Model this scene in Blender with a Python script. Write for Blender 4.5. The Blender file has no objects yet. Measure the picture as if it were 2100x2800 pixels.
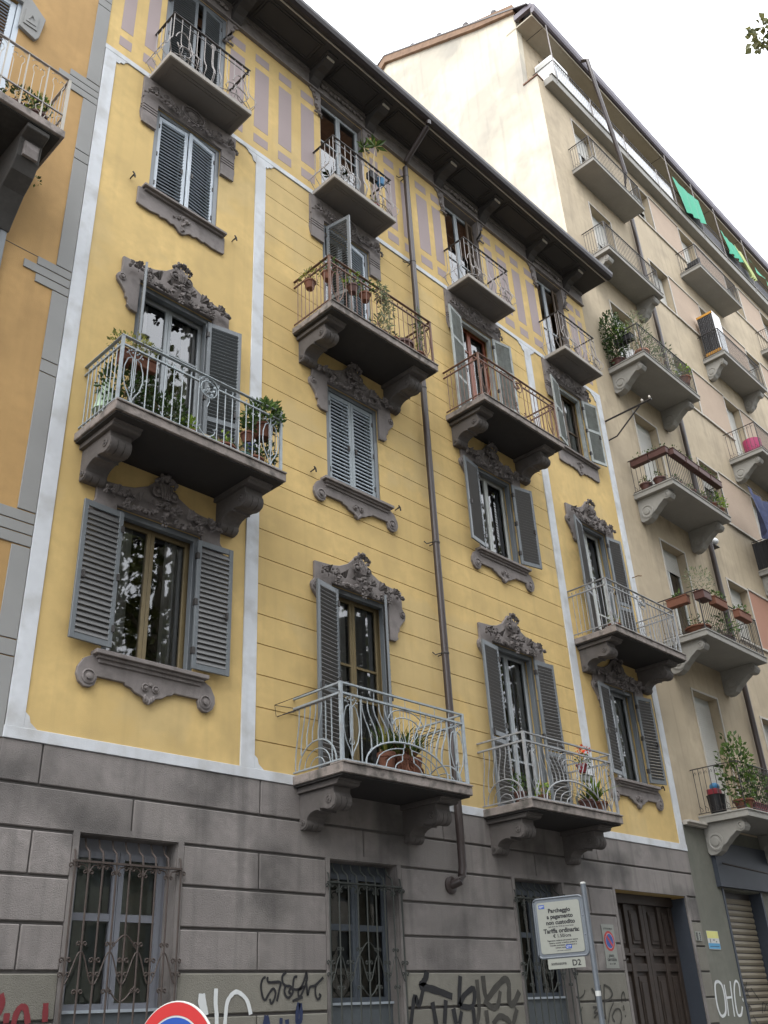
import bpy, bmesh, math, random
from mathutils import Vector, Matrix
rnd = random.Random(11)
rad = math.radians
sc = bpy.context.scene
COL = sc.collection
# ------------------------------------------------------------------ camera
cd = bpy.data.cameras.new('camera'); cam = bpy.data.objects.new('camera', cd); COL.objects.link(cam)
YAW, PIT, ROL, FPX = .8213, .5010, -.0537, 2564.93
fw = Vector((math.sin(YAW)*math.cos(PIT), math.cos(YAW)*math.cos(PIT), math.sin(PIT)))
r0 = Vector((math.cos(YAW), -math.sin(YAW), 0)); u0 = r0.cross(fw)
cr = r0*math.cos(ROL)+u0*math.sin(ROL); cu = -r0*math.sin(ROL)+u0*math.cos(ROL)
M = Matrix((cr, cu, -fw)).transposed().to_4x4(); M.translation = (0, 0, 1.6)
cam.matrix_world = M
cd.sensor_fit = 'VERTICAL'; cd.sensor_height = 36; cd.sensor_width = 27
cd.lens = 36*FPX/2800; cd.clip_end = 1500; cd.clip_start = .05
sc.camera = cam
# ------------------------------------------------------------------ world, sun, exposure
wd = bpy.data.worlds.new('World'); sc.world = wd; wd.use_nodes = True
nt = wd.node_tree; nt.nodes.clear()
sky = nt.nodes.new('ShaderNodeTexSky'); sky.sky_type = 'NISHITA'; sky.sun_disc = False
SUN_EL, SUN_AZ = rad(55), rad(262)
sky.sun_elevation = SUN_EL; sky.sun_rotation = SUN_AZ
sky.air_density = 1.0; sky.dust_density = 1.5; sky.ozone_density = 1.0
hs = nt.nodes.new('ShaderNodeHueSaturation'); hs.inputs['Saturation'].default_value = .3
bgn = nt.nodes.new('ShaderNodeBackground'); bgn.inputs['Strength'].default_value = .1
ow = nt.nodes.new('ShaderNodeOutputWorld')
# closed cloud cover over the clear sky: brighter towards the zenith, the same all round
tc = nt.nodes.new('ShaderNodeTexCoord'); sx = nt.nodes.new('ShaderNodeSeparateXYZ'); mr = nt.nodes.new('ShaderNodeMapRange'); cl = nt.nodes.new('ShaderNodeMix'); mx = nt.nodes.new('ShaderNodeMix')
cl.data_type = mx.data_type = 'RGBA'; mr.inputs[1].default_value = 0; mr.inputs[2].default_value = 1
cl.inputs[6].default_value = (5.2, 5.45, 5.9, 1); cl.inputs[7].default_value = (13.0, 13.4, 14.1, 1); mx.inputs[0].default_value = .85
nt.links.new(tc.outputs['Generated'], sx.inputs[0]); nt.links.new(sx.outputs[2], mr.inputs[0]); nt.links.new(mr.outputs[0], cl.inputs[0])
nt.links.new(sky.outputs[0], hs.inputs['Color']); nt.links.new(hs.outputs[0], mx.inputs[6]); nt.links.new(cl.outputs[2], mx.inputs[7]); nt.links.new(mx.outputs[2], bgn.inputs['Color'])
nt.links.new(bgn.outputs[0], ow.inputs['Surface'])
sl = bpy.data.lights.new('sun', 'SUN'); sl.energy = 1.0; sl.angle = rad(60); sl.color = (1, .97, .92)
so = bpy.data.objects.new('sun', sl); COL.objects.link(so)
sd = Vector((math.sin(SUN_AZ)*math.cos(SUN_EL), math.cos(SUN_AZ)*math.cos(SUN_EL), math.sin(SUN_EL)))
so.rotation_euler = sd.to_track_quat('Z', 'Y').to_euler(); so.location = (0, -20, 40)
vs = sc.view_settings; vs.view_transform = 'Standard'; vs.look = 'None'; vs.gamma = 1; vs.use_curve_mapping = False
vs.exposure = 1.75
# ------------------------------------------------------------------ materials
def mat(name, col, rough=.85, var=.12, scale=3.0, bump=.0, bscale=60, streak=0, dirt=None, dirtamt=0, metal=0, leaf=False, spec=.4, dscale=1.2, objvar=0, patch=None):
    m = bpy.data.materials.new(name); m.use_nodes = True
    t = m.node_tree; b = t.nodes['Principled BSDF']
    b.inputs['Roughness'].default_value = rough; b.inputs['Metallic'].default_value = metal
    b.inputs['Specular IOR Level'].default_value = spec
    geo = t.nodes.new('ShaderNodeNewGeometry')
    pos = geo.outputs['Position']
    def nz(scl, detail=4, vec=None, sx=None):
        n = t.nodes.new('ShaderNodeTexNoise'); n.inputs['Scale'].default_value = scl; n.inputs['Detail'].default_value = detail
        v = pos
        if sx:
            mp = t.nodes.new('ShaderNodeMapping'); mp.inputs['Scale'].default_value = sx; t.links.new(pos, mp.inputs[0]); v = mp.outputs[0]
        t.links.new(v, n.inputs['Vector']); return n.outputs['Fac']
    def ramp(f, a, b_):
        r = t.nodes.new('ShaderNodeMapRange'); r.inputs[1].default_value = a; r.inputs[2].default_value = b_
        t.links.new(f, r.inputs[0]); return r.outputs[0]
    def mix(f, a, b_):
        x = t.nodes.new('ShaderNodeMix'); x.data_type = 'RGBA'
        if hasattr(f, 'links'): t.links.new(f, x.inputs[0])
        else: x.inputs[0].default_value = f
        for s, c in ((6, a), (7, b_)):
            if hasattr(c, 'links'): t.links.new(c, x.inputs[s])
            else: x.inputs[s].default_value = (*c, 1)
        return x.outputs[2]
    lo = tuple(max(0, c*(1-var)) for c in col); hi = tuple(min(1, c*(1+var)) for c in col)
    if leaf:
        hi = (min(1, col[0]*(1+var*1.6)), min(1, col[1]*(1+var)), col[2]*(1+var*.2))
        c = mix(geo.outputs['Random Per Island'], lo, hi)
    else:
        c = mix(ramp(nz(scale), .3, .7), lo, hi)
        if var > .05:
            c = mix(ramp(nz(scale*7, 6), .35, .75), c, tuple(k*(1-var*.6) for k in col))
    if patch:
        pc, ps, pa = patch; x = t.nodes.new('ShaderNodeMath'); x.operation = 'MULTIPLY'; x.inputs[1].default_value = pa; t.links.new(ramp(nz(ps, 9), .545, .60), x.inputs[0]); c = mix(x.outputs[0], c, pc)
    if objvar:
        oi = t.nodes.new('ShaderNodeObjectInfo'); c = mix(oi.outputs['Random'], mix(objvar, c, (0, 0, 0)), c)
    if streak:
        s_ = ramp(nz(1.0, 5, sx=(5, 5, .35)), .52, .8)
        x = t.nodes.new('ShaderNodeMath'); x.operation = 'MULTIPLY'; x.inputs[1].default_value = streak; t.links.new(s_, x.inputs[0])
        c = mix(x.outputs[0], c, dirt or tuple(k*.55 for k in col))
    if dirtamt:
        s_ = ramp(nz(dscale, 8), .5, .68)
        x = t.nodes.new('ShaderNodeMath'); x.operation = 'MULTIPLY'; x.inputs[1].default_value = dirtamt; t.links.new(s_, x.inputs[0])
        c = mix(x.outputs[0], c, dirt or tuple(k*.5 for k in col))
    t.links.new(c, b.inputs['Base Color'])
    if bump:
        bn = t.nodes.new('ShaderNodeBump'); bn.inputs['Strength'].default_value = bump; bn.inputs['Distance'].default_value = .01
        t.links.new(nz(bscale, 5), bn.inputs['Height']); t.links.new(bn.outputs[0], b.inputs['Normal'])
    if leaf:
        # thin leaves let some light through
        tr = t.nodes.new('ShaderNodeBsdfTranslucent'); t.links.new(c, tr.inputs[0])
        ms = t.nodes.new('ShaderNodeMixShader'); ms.inputs[0].default_value = .3
        t.links.new(b.outputs[0], ms.inputs[1]); t.links.new(tr.outputs[0], ms.inputs[2])
        t.links.new(ms.outputs[0], t.nodes['Material Output'].inputs[0])
    return m
def glass(name, tint=.75, ior=2.3):
    m = bpy.data.materials.new(name); m.use_nodes = True; t = m.node_tree; t.nodes.clear()
    o = t.nodes.new('ShaderNodeOutputMaterial'); ms = t.nodes.new('ShaderNodeMixShader'); fr = t.nodes.new('ShaderNodeFresnel')
    fr.inputs[0].default_value = ior
    tp = t.nodes.new('ShaderNodeBsdfTransparent'); tp.inputs[0].default_value = (tint, tint, tint, 1)
    gl = t.nodes.new('ShaderNodeBsdfGlossy'); gl.inputs['Roughness'].default_value = .018
    nz = t.nodes.new('ShaderNodeTexNoise'); nz.inputs['Scale'].default_value = 1.6
    g = t.nodes.new('ShaderNodeNewGeometry'); t.links.new(g.outputs['Position'], nz.inputs['Vector'])
    bp = t.nodes.new('ShaderNodeBump'); bp.inputs['Strength'].default_value = .06; bp.inputs['Distance'].default_value = .02
    t.links.new(nz.outputs['Fac'], bp.inputs['Height']); t.links.new(bp.outputs[0], gl.inputs['Normal'])
    t.links.new(fr.outputs[0], ms.inputs[0]); t.links.new(tp.outputs[0], ms.inputs[1]); t.links.new(gl.outputs[0], ms.inputs[2])
    t.links.new(ms.outputs[0], o.inputs[0]); return m
YEL = mat('yellow_plaster', (.61, .438, .182), .9, .16, .8, .2, 90, .42, (.40, .295, .13), .36, dscale=1.7, objvar=.06, patch=((.53, .41, .21), .55, .45))
VIO = mat('violet_grey_paint', (.335, .275, .27), .9, .05, 1.2, .08, 90)
WHT = mat('worn_white_paint', (.585, .605, .63), .85, .10, 1.5, .15, 60, .4, (.33, .32, .30), .5, dscale=2.2)
TRIM = mat('grey_cast_stone', (.222, .198, .189), .9, .16, 2.5, .3, 70, .35, (.085, .075, .07), .45, dscale=5)
TRD = mat('sooty_cast_stone', (.165, .146, .139), .9, .3, 9, .3, 70, 0, (.05, .045, .042), .7, dscale=12)
PLI = mat('grey_stucco_plinth', (.24, .219, .208), .95, .2, 1.1, .9, 95, .65, (.07, .066, .063), .8, dscale=.9, objvar=.09, patch=((.25, .23, .215), .75, .45))
PLB = mat('greenish_overpaint_plinth', (.205, .195, .165), .95, .14, 1.5, .9, 95, .3, None, .3, objvar=.1)
PLJ = mat('plinth_joint', (.105, .097, .092), .95, .1)
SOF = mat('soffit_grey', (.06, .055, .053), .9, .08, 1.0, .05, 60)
SLB = mat('balcony_underside_shade', (.042, .039, .038), .92, .12, 1.2, .1, 60)  # shade under the large balconies put into the colour
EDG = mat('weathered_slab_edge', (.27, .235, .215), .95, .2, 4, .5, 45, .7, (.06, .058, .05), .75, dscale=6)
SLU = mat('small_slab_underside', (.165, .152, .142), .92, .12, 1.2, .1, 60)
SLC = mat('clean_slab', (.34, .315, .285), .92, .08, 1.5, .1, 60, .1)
BRACK = mat('bracket_grey', (.118, .106, .10), .92, .18, 2.5, .2, 60, .35, (.07, .065, .06), .4, dscale=4)
SHM = mat('blue_grey_metal_shutter', (.138, .152, .163), .38, .10, 2, spec=.5)
SHA = mat('pale_aluminium_shutter', (.42, .47, .52), .35, .04, 2, spec=.5)
SHC = mat('mid_grey_shutter', (.26, .295, .315), .38, .05, 2)
SHW = mat('old_grey_wood_shutter', (.335, .36, .35), .75, .2, 6, .3, 40, .5, (.17, .16, .14), .4, dscale=5)
SLV = mat('shutter_slat', (.175, .173, .172), .5, .06, 2)
OCH = mat('ochre_window_wood', (.205, .16, .085), .45, .1, 5)
RED = mat('red_brown_window_wood', (.24, .075, .04), .45, .12, 5)
BRN = mat('dark_brown_wood', (.10, .07, .045), .5, .15, 5)
GRW = mat('grey_window_wood', (.36, .39, .41), .5, .08, 4)
PALEW = mat('pale_window_wood', (.50, .52, .50), .5, .06, 4)
GLA = glass('window_glass')
GLD = glass('dusty_window_glass', .55, 1.6)
CUR = mat('white_curtain', (.72, .75, .74), .9, .06, 3)
DRK = mat('painted_dark_room', (.030, .028, .027), .95, .1)  # room walls coloured near black in place of unlit interior shade
DRKR = mat('dark_red_drape', (.075, .02, .018), .95, .1)
IRB = mat('pale_blue_grey_iron', (.31, .35, .375), .55, .15, 12, 0, 60, 0, (.15, .09, .06), .25, dscale=9)
IRG = mat('grey_iron', (.29, .30, .31), .55, .18, 12, 0, 60, 0, (.13, .10, .08), .4, dscale=8)
IRR = mat('rusty_brown_iron', (.17, .095, .07), .65, .2, 12, 0, 60, 0, (.07, .04, .03), .3, dscale=8)
IRD = mat('dark_iron', (.045, .04, .038), .55, .15, 10)
IRL = mat('light_worn_iron', (.31, .285, .275), .6, .2, 12)
SLC_ = mat('light_shutter_slat', (.125, .124, .123), .5, .10, 2)
PIPE = mat('dark_painted_pipe', (.046, .034, .032), .4, .15, 3, spec=.5)
GUT = mat('dark_gutter', (.045, .038, .04), .45, .15, 3)
TILE = mat('roof_tile', (.17, .09, .06), .9, .3, 6)
ORA = mat('orange_plaster', (.425, .265, .108), .9, .14, .8, .25, 60, .3, None, .26)
GRB = mat('grey_band_paint', (.265, .265, .258), .9, .05, 1.5, .06, 80)
BEI = mat('beige_plaster', (.43, .355, .25), .92, .15, .7, .15, 80, .6, (.24, .20, .145), .4)
BEW = mat('pale_weathered_plaster', (.58, .53, .42), .92, .12, .5, .2, 60, .45, (.26, .25, .225), .5, dscale=.55, patch=((.36, .335, .29), .33, .6))
PNK = mat('salmon_plaster', (.395, .305, .23), .9, .06, 2, .2, 120)
BRK = mat('salmon_brick_plaster', (.36, .19, .13), .9, .06, 2, .2, 120)
BST = mat('pale_stone_trim', (.47, .44, .39), .9, .07, 2, .06, 60)
BSL = mat('grey_concrete', (.29, .28, .255), .92, .09, 2, .08, 50)
GRN = mat('grey_green_plaster', (.155, .155, .13), .95, .16, 1.0, .3, 60, .35, (.09, .10, .08), .3)
ROL_ = mat('beige_roller_slat', (.21, .18, .13), .55, .06, 2)
PVC = mat('pale_roller_blind', (.52, .51, .47), .6, .05, 2)
DBL = mat('dark_blue_grey_panel', (.035, .042, .055), .6, .12, 2)
WDR = mat('dark_door_wood', (.038, .027, .021), .6, .25, 5, .15, 30)
TER = mat('terracotta', (.17, .07, .042), .85, .15, 8)
TED = mat('dark_plastic_pot', (.085, .035, .028), .6, .15, 6)
PBK = mat('black_plastic', (.012, .012, .014), .5, .1)
PGR = mat('green_plastic', (.03, .10, .075), .5, .1)
PBL = mat('blue_plastic', (.04, .17, .33), .5, .1)
PRD = mat('red_plastic', (.22, .025, .035), .5, .1)
PMG = mat('magenta_plastic', (.42, .05, .14), .5, .1)
PWH = mat('white_plastic', (.74, .75, .76), .5, .05)
SAND = mat('sand_pot', (.42, .34, .22), .85, .12)
CLG = mat('green_cloth', (.05, .31, .19), .8, .08, 4)
CLY = mat('yellow_green_cloth', (.50, .56, .26), .8, .08, 4)
CLB = mat('blue_cloth', (.04, .05, .11), .85, .4, 8)
CLW = mat('pale_green_cloth', (.48, .62, .44), .85, .08, 4)
LFD = mat('dark_leaf', (.032, .068, .02), .45, .5, leaf=True)
LFM = mat('mid_leaf', (.055, .11, .028), .5, .5, leaf=True)
LFB = mat('bright_leaf', (.15, .26, .035), .5, .45, leaf=True)
LFY = mat('yellow_green_leaf', (.17, .20, .06), .55, .5, leaf=True)
LFG = mat('grey_green_leaf', (.16, .20, .13), .6, .4, leaf=True)
LFT = mat('plane_tree_leaf', (.075, .10, .032), .55, .5, leaf=True)
FLR = mat('red_flower', (.55, .06, .02), .6, .3, leaf=True)
DRY = mat('dry_stem', (.22, .15, .09), .9, .2, 20)
LFX = mat('washed_out_plane_leaf', (.15, .17, .085), .55, .4, leaf=True)  # paler copy of the plane leaf, bright sky glow painted into its colour
BARK = mat('plane_bark', (.19, .17, .13), .95, .35, 4, .4, 20, 0, (.08, .07, .05), .5, dscale=5)
SGN = mat('sign_cream', (.25, .26, .23), .5, .06, 3)
SGW = mat('sign_white', (.48, .49, .47), .5, .05, 3)
SGR = mat('sign_red', (.42, .022, .022), .45, .08, 3)
SGB = mat('sign_blue', (.012, .06, .30), .45, .08, 3)
INK = mat('black_print', (.02, .02, .022), .7, .1)
GALV = mat('galvanised_steel', (.135, .152, .172), .5, .15, 8, metal=.3)
SPK = mat('black_spray_paint', (.018, .018, .02), .8, .2)
SPG = mat('faded_black_spray_paint', (.055, .052, .045), .9, .35, 6)
SPW = mat('white_spray_paint', (.60, .62, .62), .8, .1)
SPR = mat('dark_red_spray_paint', (.17, .025, .03), .8, .15)
SPB = mat('dark_blue_spray_paint', (.02, .03, .075), .8, .2)
YLW = mat('pale_yellow_print', (.62, .60, .20), .6, .05)
BLU = mat('light_blue_print', (.08, .30, .52), .6, .08)
ASP = mat('asphalt', (.04, .04, .042), .9, .2, 3, .3, 120)
PAV = mat('stone_pavement', (.10, .095, .09), .9, .15, 2, .2, 60)
DIRT = mat('ground', (.12, .11, .09), .95, .2, 2)

# ------------------------------------------------------------------ mesh helpers. Facade coordinates: x along the street, p out from the wall, z up
class MB:
    def __init__(s, local=False): s.v = []; s.f = []; s.local = local; s.sm = set()
    def V(s, x, p, z):
        s.v.append((x, p, z) if s.local else (x, 10-p, z)); return len(s.v)-1
    def box(s, x0, x1, p0, p1, z0, z1):
        i = [s.V(x, p, z) for z in (z0, z1) for p in (p0, p1) for x in (x0, x1)]
        for q in ((0, 1, 3, 2), (4, 6, 7, 5), (0, 4, 5, 1), (2, 3, 7, 6), (0, 2, 6, 4), (1, 5, 7, 3)): s.f.append(tuple(i[k] for k in q))
        return s
    def pxz(s, pts, p0, p1):
        a = [s.V(x, p0, z) for x, z in pts]; b = [s.V(x, p1, z) for x, z in pts]; n = len(pts)
        s.f.append(tuple(a)); s.f.append(tuple(reversed(b)))
        for k in range(n): s.f.append((a[k], a[(k+1) % n], b[(k+1) % n], b[k]))
        return s
    def ppz(s, pts, x0, x1):
        a = [s.V(x0, p, z) for p, z in pts]; b = [s.V(x1, p, z) for p, z in pts]; n = len(pts)
        s.f.append(tuple(a)); s.f.append(tuple(reversed(b)))
        for k in range(n): s.f.append((a[k], a[(k+1) % n], b[(k+1) % n], b[k]))
        return s
    def tube(s, pts, r, n=5, closed=False, caps=True):
        P = [Vector(p) for p in pts]; m = len(P); rings = []
        rr = r if isinstance(r, (list, tuple)) else [r]*m
        for k in range(m):
            if closed: d = P[(k+1) % m]-P[k-1]
            else: d = P[min(k+1, m-1)]-P[max(k-1, 0)]
            if d.length < 1e-9: d = Vector((0, 0, 1))
            d.normalize()
            up = Vector((0, 0, 1)) if abs(d.z) < .9 else Vector((0, 1, 0))
            a = d.cross(up).normalized(); b = a.cross(d)
            ring = []
            for q in range(n):
                t = 2*math.pi*q/n; c = P[k]+a*(rr[k]*math.cos(t))+b*(rr[k]*math.sin(t))
                ring.append(s.V(*c))
            rings.append(ring)
        for k in range(m if closed else m-1):
            A = rings[k]; B = rings[(k+1) % m]
            if closed and k == m-1:  # best match of the closing ring
                pass
            for q in range(n): s.f.append((A[q], A[(q+1) % n], B[(q+1) % n], B[q]))
        if caps and not closed: s.f.append(tuple(reversed(rings[0]))); s.f.append(tuple(rings[-1]))
        return s
    def lathe(s, prof, x, p, z, n=14, axis='z', cap=True):
        rings = []
        for r, h in prof:
            ring = []
            for q in range(n):
                t = 2*math.pi*q/n; a, b = r*math.cos(t), r*math.sin(t)
                ring.append(s.V(x+a, p+b, z+h) if axis == 'z' else s.V(x+a, p+h, z+b) if axis == 'p' else s.V(x+h, p+a, z+b))
            rings.append(ring)
        for A, B in zip(rings, rings[1:]):
            for q in range(n): s.f.append((A[q], A[(q+1) % n], B[(q+1) % n], B[q]))
        if cap: s.f.append(tuple(reversed(rings[0]))); s.f.append(tuple(rings[-1]))
        return s
    def ball(s, x, p, z, r, sx=1, sp=1, sz=1, n=7, m=4, j=0):
        top = s.V(x, p, z+r*sz); rings = []
        for a in range(1, m):
            th = math.pi*a/m; ring = []
            for q in range(n):
                t = 2*math.pi*q/n; k = r*(1+rnd.uniform(-j, j))
                ring.append(s.V(x+k*sx*math.sin(th)*math.cos(t), p+k*sp*math.sin(th)*math.sin(t), z+k*sz*math.cos(th)))
            rings.append(ring)
        bot = s.V(x, p, z-r*sz)
        for q in range(n): s.f.append((top, rings[0][q], rings[0][(q+1) % n])); s.f.append((bot, rings[-1][(q+1) % n], rings[-1][q]))
        for A, B in zip(rings, rings[1:]):
            for q in range(n): s.f.append((A[q], B[q], B[(q+1) % n], A[(q+1) % n]))
        return s
    def face(s, pts): s.f.append(tuple(s.V(*q) for q in pts)); return s
    def mesh(s, name, m, smooth=False):
        me = bpy.data.meshes.new(name)
        me.from_pydata(s.v, [], s.f)
        bm = bmesh.new(); bm.from_mesh(me); bmesh.ops.recalc_face_normals(bm, faces=bm.faces); bm.to_mesh(me); bm.free()
        if smooth:
            me.shade_smooth(); me.set_sharp_from_angle(angle=rad(40))
        me.materials.append(m); return me
    def build(s, name, m, parent=None, smooth=False, bevel=0, kind=None):
        ox = oy = oz = 0.0
        if s.v and not s.local:
            xs = [v[0] for v in s.v]; ys = [v[1] for v in s.v]; zs = [v[2] for v in s.v]
            ox, oy, oz = (min(xs)+max(xs))/2, (min(ys)+max(ys))/2, min(zs)
            s.v = [(a-ox, b-oy, c-oz) for a, b, c in s.v]
        o = bpy.data.objects.new(name, s.mesh(name, m, smooth)); COL.objects.link(o)
        put(o, (ox, oy, oz), parent)
        if bevel:
            bv = o.modifiers.new('bevel', 'BEVEL'); bv.width = bevel; bv.segments = 1; bv.limit_method = 'ANGLE'
        if kind: o['kind'] = kind
        return o
WL = {}
def put(o, w, parent=None):
    WL[o.name] = Vector(w)
    if parent:
        o.parent = parent; o.location = Vector(w)-WL[parent.name]
    else: o.location = w
def inst(name, me, w, parent=None, rz=0):          # another object on shared mesh data
    o = bpy.data.objects.new(name, me); COL.objects.link(o); put(o, w, parent); o.rotation_euler.z = rz; return o
def tag(o, label, cat, group=None):
    o['label'] = label; o['category'] = cat
    if group: o['group'] = group
    return o
def thing(name, label, cat, x, p, z, group=None):
    o = bpy.data.objects.new(name, None); COL.objects.link(o); o.empty_display_size = .2
    put(o, (x, 10-p, z)); return tag(o, label, cat, group)
def struct(name, mb, m):
    o = mb.build(name, m); o['kind'] = 'structure'; return o
CACHE = {}
def cached(key, fn):
    if key not in CACHE: CACHE[key] = fn()
    return CACHE[key]
def rects(x0, x1, z0, z1, holes):
    zs = sorted({z0, z1, *[min(max(h[k], z0), z1) for h in holes for k in (2, 3)]}); out = []
    for a, b in zip(zs, zs[1:]):
        cut = sorted((max(h[0], x0), min(h[1], x1)) for h in holes if h[2] < b-1e-6 and h[3] > a+1e-6 and h[1] > x0 and h[0] < x1)
        x = x0
        for c, d in cut:
            if c > x+1e-6: out.append((x, c, a, b))
            x = max(x, d)
        if x < x1-1e-6: out.append((x, x1, a, b))
    return out
def arc(cx, cz, r, a0, a1, n=8, rz=None):
    return [(cx+r*math.cos(rad(a0+(a1-a0)*k/n)), cz+(rz or r)*math.sin(rad(a0+(a1-a0)*k/n))) for k in range(n+1)]
def spiral(cx, cz, r, a0, turns=1.4, n=16, sgn=1):
    return [(cx+r*(1-.8*k/n)*math.cos(rad(a0)+sgn*turns*2*math.pi*k/n), cz+r*(1-.8*k/n)*math.sin(rad(a0)+sgn*turns*2*math.pi*k/n)) for k in range(n+1)]
def sstep(t): t = max(0, min(1, t)); return t*t*(3-2*t)
# ================================================================== ground, street
g = MB(); g.box(-400, 400, -300, 300, -.4, -.16); struct('ground', g, DIRT)
g = MB(); g.box(-120, 160, 3.2, 16, -.3, -.12); struct('road', g, ASP)
g = MB(); g.box(-120, 160, -.28, 3.05, -.3, 0); struct('pavement', g, PAV)
g = MB(); g.box(-120, 160, 3.05, 3.2, -.3, .004); struct('kerb', g, BST)
g = MB(); g.box(-120, 160, 16, 24, -.3, 0); struct('far_pavement', g, PAV)

# ================================================================== yellow house
YH = thing('yellow_house', 'narrow yellow house with grey stucco base, carved window crowns and deep dark eaves', 'house', 12, 0, 0)
OP = {'A': (5.505, 6.865), 'B': (9.385, 10.68), 'C': (13.48, 14.80), 'D': (17.30, 18.53)}
CX = {'A': 6.185, 'B': 10.02, 'C': 14.12, 'D': 17.9}
FLZ = {1: (5.78, 4.70, 7.83), 2: (9.75, 8.72, 11.79), 3: (13.76, 12.65, 15.79), 4: (16.47, 16.47, 19.6)}
KIND = {('A', 1): 'w', ('B', 1): 'd', ('C', 1): 'd', ('D', 1): 'w', ('A', 2): 'd', ('B', 2): 'w', ('C', 2): 'w', ('D', 2): 'd',
        ('A', 3): 'w', ('B', 3): 'd', ('C', 3): 'd', ('D', 3): 'w', ('A', 4): 'd', ('B', 4): 'd', ('C', 4): 'd', ('D', 4): 'd'}
GROUND = [(5.48, 6.79, 1.0, 3.66), (9.26, 10.6, 1.0, 3.66), (13.42, 14.77, 1.0, 3.66), (16.50, 19.17, 0, 3.65)]
def opening(c, f):
    x0, x1 = OP[c]; zw, zd, zt = FLZ[f]
    return (x0, x1, zw if KIND[c, f] == 'w' else zd, zt)
HOLES = [opening(c, f) for c in 'ABCD' for f in (1, 2, 3, 4)] + GROUND
XL, XR = 4.43, 19.637
b = MB()
for x0, x1, z0, z1 in rects(XL, XR, -.1, 20.3, HOLES): b.box(x0, x1, -.32, -.02, z0, z1)
b.box(XL, XL+.2, -9, -.32, 0, 20.2); b.box(XR-.2, XR, -9, -.32, 0, 20.2)
WALL = b.build('wall', YEL, YH)
b = MB(); b.box(XL+.2, XR-.2, -1.5, -1.4, 0, 20.2)
for z in (.0, 4.3, 8.3, 12.25, 16.1): b.box(XL+.2, XR-.2, -1.4, -.32, z, z+.25)
for x in (7.8, 12.0, 16.2): b.box(x, x+.15, -1.4, -.32, 0, 20.2)
b.build('room_wall', DRK, YH)
# upper plaster: plain panels in the outer bays, courses with thin joints in the middle bay
def sheet(x0, x1, z0, z1, m=YEL, name='wall_panel', holes=HOLES, p1=0.0):
    q = MB()
    for r in rects(x0, x1, z0, z1, holes): q.box(r[0], r[1], -.02, p1, r[2], r[3])
    return q.build(name, m, WALL)
sheet(4.655, 7.68, 4.70, 16.36); sheet(16.41, 19.385, 4.70, 16.36); sheet(XL, XR, 16.475, 19.62)
GRV = [4.70, 5.096, 5.561, 6.03, 6.491, 6.95, 7.425, 7.873, 8.349, 8.80, 9.245, 9.691, 10.159, 10.606, 11.10, 11.58, 12.061, 12.529, 13.017, 13.519, 14.032, 14.529, 15.02, 15.50, 15.97, 16.36]
GRV = [z for z in GRV]
for a, c in zip(GRV, GRV[1:]):
    for r in rects(7.917, 16.146, a+.007, c-.007, HOLES): 
        q = MB(); q.box(r[0], r[1], -.02, 0, r[2], r[3]); q.build('wall_band', YEL, WALL)
# white strips and bands
for x0, x1 in ((4.44, 4.655), (7.68, 7.917), (16.146, 16.41), (19.385, XR)):
    q = MB(); q.box(x0, x1, -.02, .022, 4.70, 16.36); q.build('white_strip', WHT, YH, bevel=.004)
q = MB(); q.box(XL, XR, -.02, .03, 4.565, 4.70); q.build('white_band', WHT, YH, bevel=.004)
q = MB(); q.box(XL, XR, -.02, .024, 16.36, 16.475); q.build('white_band', WHT, YH, bevel=.004)
def fillet(pts): q = MB(); q.pxz(pts, -.002, .02); q.build('strip_corner', WHT, YH)
for x in (7.68, 16.146, 19.385):
    fillet([(x, 16.36), (x-.26, 16.36), (x-.2, 16.33), (x-.18, 16.29), (x-.1, 16.26), (x-.075, 16.19), (x-.06, 16.15), (x, 16.13)])
for x in (4.655, 7.917, 16.41):
    fillet([(x, 16.36), (x, 16.2), (x+.05, 16.19), (x+.08, 16.25), (x+.14, 16.26), (x+.17, 16.33), (x+.22, 16.36)])
for x in (4.655, 7.917): fillet([(x, 4.70), (x, 4.88), (x+.05, 4.84), (x+.07, 4.77), (x+.15, 4.71), (x+.16, 4.70)])
# plinth of big stucco blocks
PL = MB(); 
for r in rects(XL, XR, -.1, 4.565, GROUND): PL.box(r[0], r[1], -.019, -.012, r[2], r[3])
PLN = PL.build('plinth', PLJ, YH)
ZC = [4.565, 4.105, 3.645, 3.178, 2.715, 2.255, 1.80, 1.34, .88, .42, 0]
EVEN = [4.92, 8.03, 15.6]; ODD = [[6.13, 9.93, 14.06], []]
for k, (zt, zb) in enumerate(zip(ZC, ZC[1:])):
    js = (EVEN + ([16.07, 11.7] if k == 0 else [])) if k % 2 == 0 else (ODD[0] if k == 1 else [])
    cuts = [(j-.008, j+.008, zb, zt) for j in js]
    mrg = [(x0-.08, x1+.08, z0, z1) if z0 < zb else (x0, x1, z0, z1) for x0, x1, z0, z1 in GROUND]
    for r in rects(XL, XR, zb+.0155, zt-.0155 if k else zt, [h for h in mrg]+cuts):
        if r[3]-r[2] < .03: continue
        q = MB(); d = rnd.uniform(0, .006); q.box(r[0], r[1], -.012, .012+d, r[2], r[3])
        q.build('plinth_block', PLB if zt < 2.3 or (r[0] > 19 and zt < 3.2) else PLI, PLN, bevel=.011)
for x0, x1, z0, z1 in GROUND:            # smooth margins of the ground floor openings
    q = MB(); q.box(x0-.078, x0, -.012, .016, z0, z1+.07); q.box(x1, x1+.078, -.012, .016, z0, z1+.07); q.box(x0, x1, -.012, .016, z1, z1+.07)
    q.build('opening_margin', PLI, PLN)
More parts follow.
